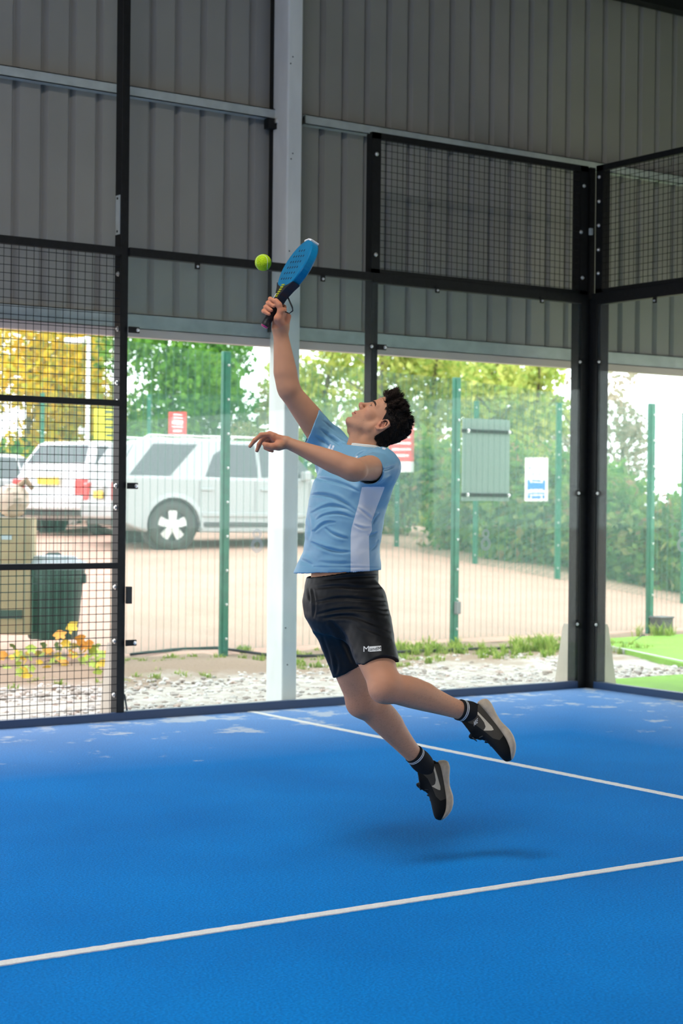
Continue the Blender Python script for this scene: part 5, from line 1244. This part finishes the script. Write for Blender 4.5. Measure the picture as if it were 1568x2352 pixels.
# ---------------- shorts
cs_ = np.array([J(x_, y_, d_) for x_ in (680, 930) for y_ in (1290, 1590) for d_ in (-.42, .36)]); Fb = Field(cs_.min(0), cs_.max(0), .0034)
Fb.loft(PEL, NECK, -lft, [(-.16, 0, .0, .12, .10), (-.08, 0, .006, .160, .135), (.02, 0, .012, .178, .148), (.12, 0, .016, .174, .140), (.20, 0, .020, .162, .130), (.3, 0, .022, .155, .122)], .0)
tL = sk['kneeL']-sk['hipL']; tR = sk['kneeR']-sk['hipR']
Fb.loft(sk['hipL'], sk['kneeL'], CR, [(-.1, 0, 0, .10, .10), (.2, 0, 0, .098, .102), (.5, -.002, 0, .085, .092), (.75, -.003, 0, .078, .086)], .05)
Fb.loft(sk['hipR'], sk['kneeR'], CR, [(-.1, 0, 0, .10, .10), (.2, -.004, 0, .102, .10), (.5, -.006, 0, .090, .092), (.75, -.006, 0, .082, .085)], .05)
Fb.shell(.0075)
Fb.plane(J(704, 1327, 0), dv(-.17, 1, 0))
# leg hems: cut each leg separately
sl, P = Fb.region(Fb.o-1, Fb.o+Fb.n*Fb.h+1)
def pl(p, n): n = n/np.linalg.norm(n); return ((P[0]-p[0])*n[0]+(P[1]-p[1])*n[1]+(P[2]-p[2])*n[2]).astype(np.float32)
mid = (sk['hipL']+sk['hipR'])/2*.4+(J(835, 1530, -.06))*.6; sepn = sk['hipL']-sk['hipR']+.5*(sk['kneeL']-sk['kneeR']); side_ = pl(mid, sepn)
cutL = pl(J(864, 1524, -.25), dv(.064, -1, -.06)); cutR = pl(J(789, 1545, .13), dv(.46, -.89, .0))
Fb.d = np.maximum(Fb.d, np.where(side_ > 0, cutL, cutR))
Vb, FAb = Fb.mesh(2); Nb = Fb.outward(Vb, vnormals(Vb, FAb)); pb_ = px_of(Vb); nearb = np.clip(-(Nb@CF)*2.2+.1, 0, 1)
cre = [([(718, 1352), (770, 1345), (830, 1352), (880, 1348)], 5, 6), ([(720, 1385), (780, 1372), (840, 1378), (892, 1380)], 5, 7), ([(725, 1412), (790, 1398), (850, 1402), (897, 1412)], 5, 7), ([(740, 1420), (800, 1412), (850, 1428), (898, 1452)], 6, 7), ([(716, 1350), (722, 1390), (720, 1420)], 4, 8), ([(706, 1350), (712, 1385)], 4, 6),
    ([(755, 1425), (785, 1455), (800, 1490), (812, 1525)], 8, 12), ([(860, 1395), (880, 1400), (897, 1398)], 4, 5), ([(740, 1332), (800, 1325), (880, 1322)], 4, 5), ([(765, 1500), (775, 1530), (772, 1550)], 5, 6), ([(740, 1460), (752, 1500), (765, 1540)], 5, 5), ([(820, 1440), (860, 1450), (900, 1470)], 5, 4)]
db = np.zeros(len(Vb))
for poly, w_, amp in cre:
    d_, tap, sd = crease_d(pb_, poly); w_ = w_*.75*(.6+.4*tap); db += tap*nearb*.0008*amp*(-np.exp(-(d_/w_)**2)+.5*np.exp(-((d_-w_*2)/(w_*1.2))**2))
db += .004*n3(Vb, 22, 31)+.001*n3(Vb, 80, 32); Vb = Vb+Nb*db[:, None]
sh_m = mat('black_shorts_cloth', (.006, .006, .0065), .55, spec=.25, bump=.1, bscale=900)
shorts = vmesh('shorts', Vb, FAb, sh_m, person, label='black sports shorts')
from mathutils.bvhtree import BVHTree
def wrap(tree, V, off):
    """drop points onto a garment along the line of sight"""
    out = []
    for v_ in V:
        d_ = Vector(v_)-Vector(CAM); d_.normalize(); h_ = tree.ray_cast(Vector(CAM), d_)
        out.append(tuple(h_[0]-d_*off) if h_[0] is not None else tuple(v_))
    return out
tb_ = BVHTree.FromPolygons(Vb.tolist(), FAb.tolist())
def flat_on(tree, poly_px, name, mt, parent, off, grid=3):
    """small print on cloth: a polygon cut finely and laid on the surface"""
    bm = bmesh.new(); vs = [bm.verts.new((x_, y_, 0)) for x_, y_ in poly_px]; bm.faces.new(vs); bmesh.ops.triangulate(bm, faces=bm.faces[:]); bmesh.ops.subdivide_edges(bm, edges=bm.edges[:], cuts=grid, use_grid_fill=True)
    bmesh.ops.triangulate(bm, faces=bm.faces[:]); bm.verts.index_update(); V = wrap(tree, [J(v_.co.x, v_.co.y, 0) for v_ in bm.verts], off); F = [tuple(v_.index for v_ in f_.verts) for f_ in bm.faces]; bm.free()
    m = MB(); m.add(V, F); o = m.build(name, mt, parent); return o
def text_on(tree, txt, x0, y0, x1, y1, slope, name, mt, parent, off, bold=.0, shear=0.):
    cu = bpy.data.curves.new(name, 'FONT'); cu.body = txt; cu.size = 1; cu.resolution_u = 3; cu.offset = bold; tmp = bpy.data.objects.new(name, cu); C.objects.link(tmp)
    dg = bpy.context.evaluated_depsgraph_get(); me = bpy.data.meshes.new_from_object(tmp.evaluated_get(dg)); bpy.data.objects.remove(tmp); bpy.data.curves.remove(cu)
    V = np.array([v_.co[:] for v_ in me.vertices]); F = [tuple(p_.vertices) for p_ in me.polygons]; bpy.data.meshes.remove(me)
    a, b = V.min(0), V.max(0); u = (V[:, 0]-a[0])/(b[0]-a[0]); v_ = (V[:, 1]-a[1])/(b[1]-a[1])
    X = x0+u*(x1-x0)+shear*v_; Y = y1+v_*(y0-y1)+slope*(X-x0)
    m = MB(); m.add(wrap(tree, [J(p_, q_, 0) for p_, q_ in zip(X, Y)], off), F); return m.build(name, mt, parent)
logo_w = mat('logo_white', (.72, .72, .70), .6); logo_k = mat('logo_black', (.015, .015, .015), .6)
flat_on(tb_, [(848, 1485), (875, 1483), (875.5, 1495), (848, 1497)], 'logo_box', logo_w, shorts, .0015)
text_on(tb_, 'M', 834.5, 1484.5, 847, 1497, -.06, 'logo_letter', logo_w, shorts, .0018, .0)
text_on(tb_, 'andM', 849.5, 1486.5, 874.5, 1494.5, -.06, 'logo_lettering', logo_k, shorts, .0030, .0)

# ---------------- socks and shoes
sock_m = attr_mat('black_sock', 'band', (.62, .62, .62), (.012, .012, .013), .85, .2)
def shoe(ank, heel_px, toe_px, dd_h, dd_t, upv, side, knee, name_l, Ls=None):
    """foot axes: X to the toe, Z up from the sole, Y toward the camera"""
    h0 = J(*heel_px, dd_h); t0 = J(*toe_px, dd_t); X = t0-h0; L = np.linalg.norm(X); X /= L; Z = upv-X*(upv@X); Z /= np.linalg.norm(Z); Y = np.cross(Z, X)
    if Y@CF > 0: Y = -Y
    A = np.stack([X, Y, Z]); w = lambda P: np.asarray(P)@A*1.0+h0
    k = L/.29
    F = Field((-.03, -.075, -.02), (L+.03, .075, .17), .0022)
    # upper
    st = [(.0, 0, .052, .018, .040), (.06, 0, .055, .031, .050), (.15, 0, .056, .036, .054), (.3, 0, .053, .038, .052), (.5, 0, .046, .043, .045), (.68, 0, .042, .047, .039), (.82, 0, .042, .045, .034), (.92, 0, .044, .036, .028), (.98, 0, .047, .023, .019), (1.0, 0, .048, .014, .012)]
    F.loft((0, 0, 0), (L, 0, 0), (0, 1, 0), st, .0, p=2.3, rnd=.010)
    F.loft((.055*k, 0, .05), (.062*k, 0, .125), (0, 1, 0), [(0, 0, 0, .036, .052), (.6, 0, -.0, .034, .046), (1, 0, -.0, .034, .046)], .02, p=2.2)
    F.cone((.125*k, 0, .085), (.105*k, 0, .125), .020, .012, .015)                                                                  # tongue
    F.cone((.060*k, 0, .09), (.062*k, 0, .16), .028, .031, .004, 'sub')
    V, FA = F.mesh(2); ind = np.abs(V[:, 1]); tt_ = V[:, 0]/L; zz_ = V[:, 2]
    P2 = np.stack([tt_*100, zz_*1000], 1)
    grey = poly_sd(P2, [(2, 40), (4, 105), (18, 108), (27, 88), (45, 70), (58, 60), (66, 42), (62, 10), (0, 10)])
    grey = np.where(ind > .012, grey, 20.)
    SWO = [(2, 60), (10, 54), (20, 49), (32, 43), (42, 38), (48, 39), (47, 48), (44, 60), (40, 75), (39, 67), (37, 59), (30, 55), (20, 57), (10, 62), (3, 69)]
    sw = np.where(ind > .01, poly_sd(P2, SWO), 20.)
    m_ = bpy.data.materials.get('shoe_upper')
    if not m_:
        m_ = attr_mat('shoe_upper', 'grey', (.050, .043, .034), (.006, .006, .006), .65, .15); nt = m_.node_tree; b_ = nt.nodes['Principled BSDF']; src = b_.inputs['Base Color'].links[0].from_socket
        a_ = nt.nodes.new('ShaderNodeAttribute'); a_.attribute_name = 'swoosh'; g_ = nt.nodes.new('ShaderNodeMath'); g_.operation = 'LESS_THAN'; g_.inputs[1].default_value = 0; nt.links.new(a_.outputs['Fac'], g_.inputs[0])
        mx_ = nt.nodes.new('ShaderNodeMixRGB'); mx_.inputs[2].default_value = (.50, .43, .33, 1); nt.links.new(g_.outputs[0], mx_.inputs[0]); nt.links.new(src, mx_.inputs[1]); nt.links.new(mx_.outputs[0], b_.inputs['Base Color'])
    up_ = vmesh('shoe', w(V), FA, m_, person, attrs={'grey': grey, 'swoosh': sw}, label=name_l)
    # sole
    G = Field((-.04, -.075, -.03), (L+.04, .075, .06), .0022)
    so = [(-.03, 0, .022, .016, .016), (.0, 0, .016, .031, .022), (.1, 0, .011, .040, .022), (.28, 0, .012, .037, .017), (.42, 0, .011, .038, .015), (.6, 0, .003, .047, .018), (.72, 0, .004, .050, .018), (.84, 0, .012, .047, .016), (.93, 0, .026, .037, .013), (.985, 0, .040, .020, .010), (1.0, 0, .043, .014, .008)]
    G.loft((0, 0, 0), (L, 0, 0), (0, 1, 0), so, .0, p=3.0, rnd=.008); Vq, Fq = G.mesh(2)
    sole_m = bpy.data.materials.get('tan_sole') or mat('tan_sole', (.42, .335, .245), .7, var=.14, scale=40)
    vmesh('sole', w(Vq), Fq, sole_m, up_, label='tan rubber sole')
    # laces
    for i in range(5):
        x_ = (.135+.026*i)*k; z_ = .104-.0105*i+(.004 if i == 0 else 0)
        m = MB(); m.tube([w(p_) for p_ in ((x_, .026, z_-.020), (x_-.004, .014, z_-.006), (x_, .0, z_-.0), (x_+.004, -.014, z_-.006), (x_, -.026, z_-.020))], .0026, 6); m.build('lace', M['rubber'], up_, smooth=True)
    m = MB(); m.tube([w(p_) for p_ in ((.12*k, 0, .107), (.115*k, .018, .125), (.128*k, .028, .122), (.132*k, .012, .108))], .002, 6); m.tube([w(p_) for p_ in ((.12*k, 0, .107), (.120*k, -.016, .124), (.135*k, -.02, .118))], .002, 6); m.build('lace', M['rubber'], up_, smooth=True)
    # sock
    sdir = knee-ank; sdir /= np.linalg.norm(sdir); b0 = w((.060*k, 0, .075)); top = ank+sdir*.055; pts = np.array([b0, top, ank, w((.06*k, 0, .05))])
    Q = Field(pts.min(0)-.075, pts.max(0)+.075, .0024); Q.cone(w((.062*k, 0, .06)), ank-sdir*.0, .031, .0395, .0); Q.cone(ank-sdir*.01, top+sdir*.02, .0405, .0425, .02); Q.plane(top, sdir)
    Vk, Fk = Q.mesh(1); Nk = vnormals(Vk, Fk); dist = (top-Vk)@sdir*1000
    ee = np.cross(sdir, CF); ee /= np.linalg.norm(ee); e2 = np.cross(sdir, ee); an = np.arctan2((Vk-top)@ee, (Vk-top)@e2)
    Vk = Vk+Nk*(.0006*np.sin(an*46))[:, None]
    band = np.minimum(np.abs(dist-13)-1.9, np.abs(dist-20)-1.9)
    vmesh('sock', Vk, Fk, sock_m, person, attrs={'band': band}, label='black ribbed ankle sock with two white bands')
    return up_, w
shL_, wL = shoe(sk['ankL'], (1115, 1606), (1196, 1732), -.09, -.15, dv(-.87, -.5, 0), 1, sk['kneeL'], 'left shoe, black and grey with a tan swoosh')
shR_, wR = shoe(sk['ankR'], (1026, 1749), (1036, 1882), .39, .36, dv(-1, .05, 0), 1, sk['kneeR'], 'right shoe, black and grey with a tan swoosh')
tg_ = BVHTree.FromPolygons([v_.co[:] for v_ in shL_.data.vertices], [tuple(p_.vertices) for p_ in shL_.data.polygons])
text_on(tg_, 'NIKE', 1088, 1657, 1097, 1668, -.9, 'tongue_lettering', logo_w, shL_, .001, .0)

# ================================================================= racket and ball
rk = empty('padel_racket', HA, label='blue and black padel racket swung by the player', category='racket')
# racket axes: X along handle to tip, face turned mostly edge-on
RX = J(716, 556, .06)-HA; RL = np.linalg.norm(RX); RX /= RL
RY = dv(.80, .42, -.42); RY -= RX*(RY@RX); RY /= np.linalg.norm(RY); RZ = np.cross(RX, RY)               # RY across the face, RZ face normal
RY = dv(.52, .30, -.80); RY -= RX*(RY@RX); RY /= np.linalg.norm(RY); RZ = np.cross(RX, RY); RZ = RZ if RZ@CF < 0 else -RZ
R0 = HA; rp = lambda x_, y_, z_=0.: R0+RX*x_+RY*y_+RZ*z_
kx = RL/.455; hl_ = .30*kx; hc = RL-.137*kx                                                              # head centre
def outline(s_=1., n=48):
    o = []
    for i in range(n):
        a = 2*math.pi*i/n; c_, s2 = math.cos(a), math.sin(a); rx_ = .137*kx; ry_ = .128
        xx = rx_*c_; yy = ry_*s2*(1 if c_ > 0 else (1-.10*c_*c_))
        o.append((hc+xx*s_, yy*s_))
    return o
def slab(o1, th0, th1, name, mt, parent, bev=.004):
    n = len(o1); m = MB(); m.add([rp(x_, y_, th0) for x_, y_ in o1]+[rp(x_, y_, th1) for x_, y_ in o1], [tuple(range(n)), tuple(reversed(range(n, 2*n)))]+[(i, (i+1) % n, n+(i+1) % n, n+i) for i in range(n)]); return m.build(name, mt, parent, bevel=bev)
blue_m = mat('racket_blue', (.0, .155, .33), .35, spec=.4, var=.1, scale=20); blk = mat('racket_black', (.012, .012, .013), .45)
head = slab(outline(1.), -.0185, .0185, 'racket_head', blue_m, rk, .006)
def holes():
    out = []
    for i in range(-3, 4):
        for j in range(-3, 4):
            x_, y_ = hc+.015+i*.030*kx, j*.030
            if ((x_-hc)/(.100*kx))**2+(y_/.090)**2 < 1: out.append((x_, y_))
    return out
hm_ = mat('hole_dark', (.004, .02, .05), .8)
for x_, y_ in holes():
    m = MB(); m.tube([rp(x_, y_, -.0192), rp(x_, y_, .0192)], .0055, 10); m.build('drill_hole', hm_, head)
slab([(hc+.100*kx, -.060), (hc+.128*kx, -.040), (hc+.1375*kx, 0), (hc+.128*kx, .040), (hc+.1385*kx, .042), (hc+.1445*kx, 0), (hc+.1385*kx, -.042)][1:], -.0195, .0195, 'tip_guard', M['white'], head, .002)
neck = [(.115*kx, -.017), (.115*kx, .017), (.160*kx, .030), (.198*kx, .064), (hc-.088*kx, .106), (hc-.105*kx, .055), (hc-.118*kx, 0), (hc-.105*kx, -.055), (hc-.088*kx, -.106), (.198*kx, -.064), (.160*kx, -.030)]
thr = slab(neck, -.0192, .0192, 'throat', blk, rk, .003)
m = MB(); m.tube([rp(x_, 0) for x_ in (0, .006, .012, .06, .12, .135)], [.014, .0185, .0175, .0155, .0160, .0165], 12); grip = m.build('grip', blk, rk, smooth=True)
m = MB(); m.tube([rp(-.003, 0), rp(.004, 0)], [.013, .0165], 12); m.build('butt_cap', mat('magenta_cap', (.45, .02, .14), .4), grip, smooth=True)
for i in range(7):
    m = MB(); x_ = .020+.016*i; m.tube([rp(x_, .0165*math.cos(t), .0165*math.sin(t)) if False else rp(x_+.012*t/6.283, .0168*math.cos(t), .0168*math.sin(t)) for t in np.linspace(0, 6.283, 13)], .0012, 5); m.build('grip_wrap', M['rubber'], grip)
yel = mat('racket_yellow', (.34, .36, .0), .5)
for i in range(6):                                    # lettering on the throat, too blurred to read: a row of strokes
    x_ = .150*kx+i*.0105; m = MB(); m.obox(rp(x_, .004+.0010*i, .0198), RX*.0032, RY*(.013+.0012*i), RZ*.0006); m.build('throat_lettering', yel, thr)
m = MB(); m.obox(rp(.150*kx, -.021, .012), RX*.014, RY*.004, RZ*.008); m.build('throat_badge', M['white'], thr, bevel=.002)
m = MB(); q0 = J(659, 678, .03); m.tube([q0, J(664, 690, .01), J(671, 706, .0), J(672, 714, .0), J(664, 720, .01), J(655, 716, .02)], [.0035, .0035, .0032, .003, .0022, .0022], 6); m.build('wrist_cord', blk, rk, smooth=True)
# ball
bc_ = J(604, 603, .02); m = MB(); n, R_ = 28, .0335
for i in range(n//2+1):
    t = math.pi*i/(n//2)
    for k in range(n): m.v.append(tuple(bc_+R_*np.array([math.sin(t)*math.cos(2*math.pi*k/n), math.sin(t)*math.sin(2*math.pi*k/n), math.cos(t)])))
m.f = [(i*n+k, i*n+(k+1) % n, (i+1)*n+(k+1) % n, (i+1)*n+k) for i in range(n//2) for k in range(n)]
ball = empty('padel_ball', bc_, label='bright yellow-green padel ball in the air beside the racket', category='ball')
bo = m.build('felt', mat('ball_felt', (.50, .72, .0), .9, var=.12, scale=120, bump=.6, bscale=260), ball, smooth=True)
seam = [bc_+R_*1.004*np.array([.44*math.sin(t)*1.0, .0, 0])*0+(R_*1.002)*(lambda v_: v_/np.linalg.norm(v_))(np.array([math.cos(t)+.30*math.cos(3*t), math.sin(t)-.30*math.sin(3*t), 1.05*math.sin(2*t)])) for t in np.linspace(0, 2*math.pi, 60)]
m = MB(); m.tube(seam, .0011, 5, cap=False); m.build('seam', mat('ball_seam', (.62, .72, .45), .8), ball)
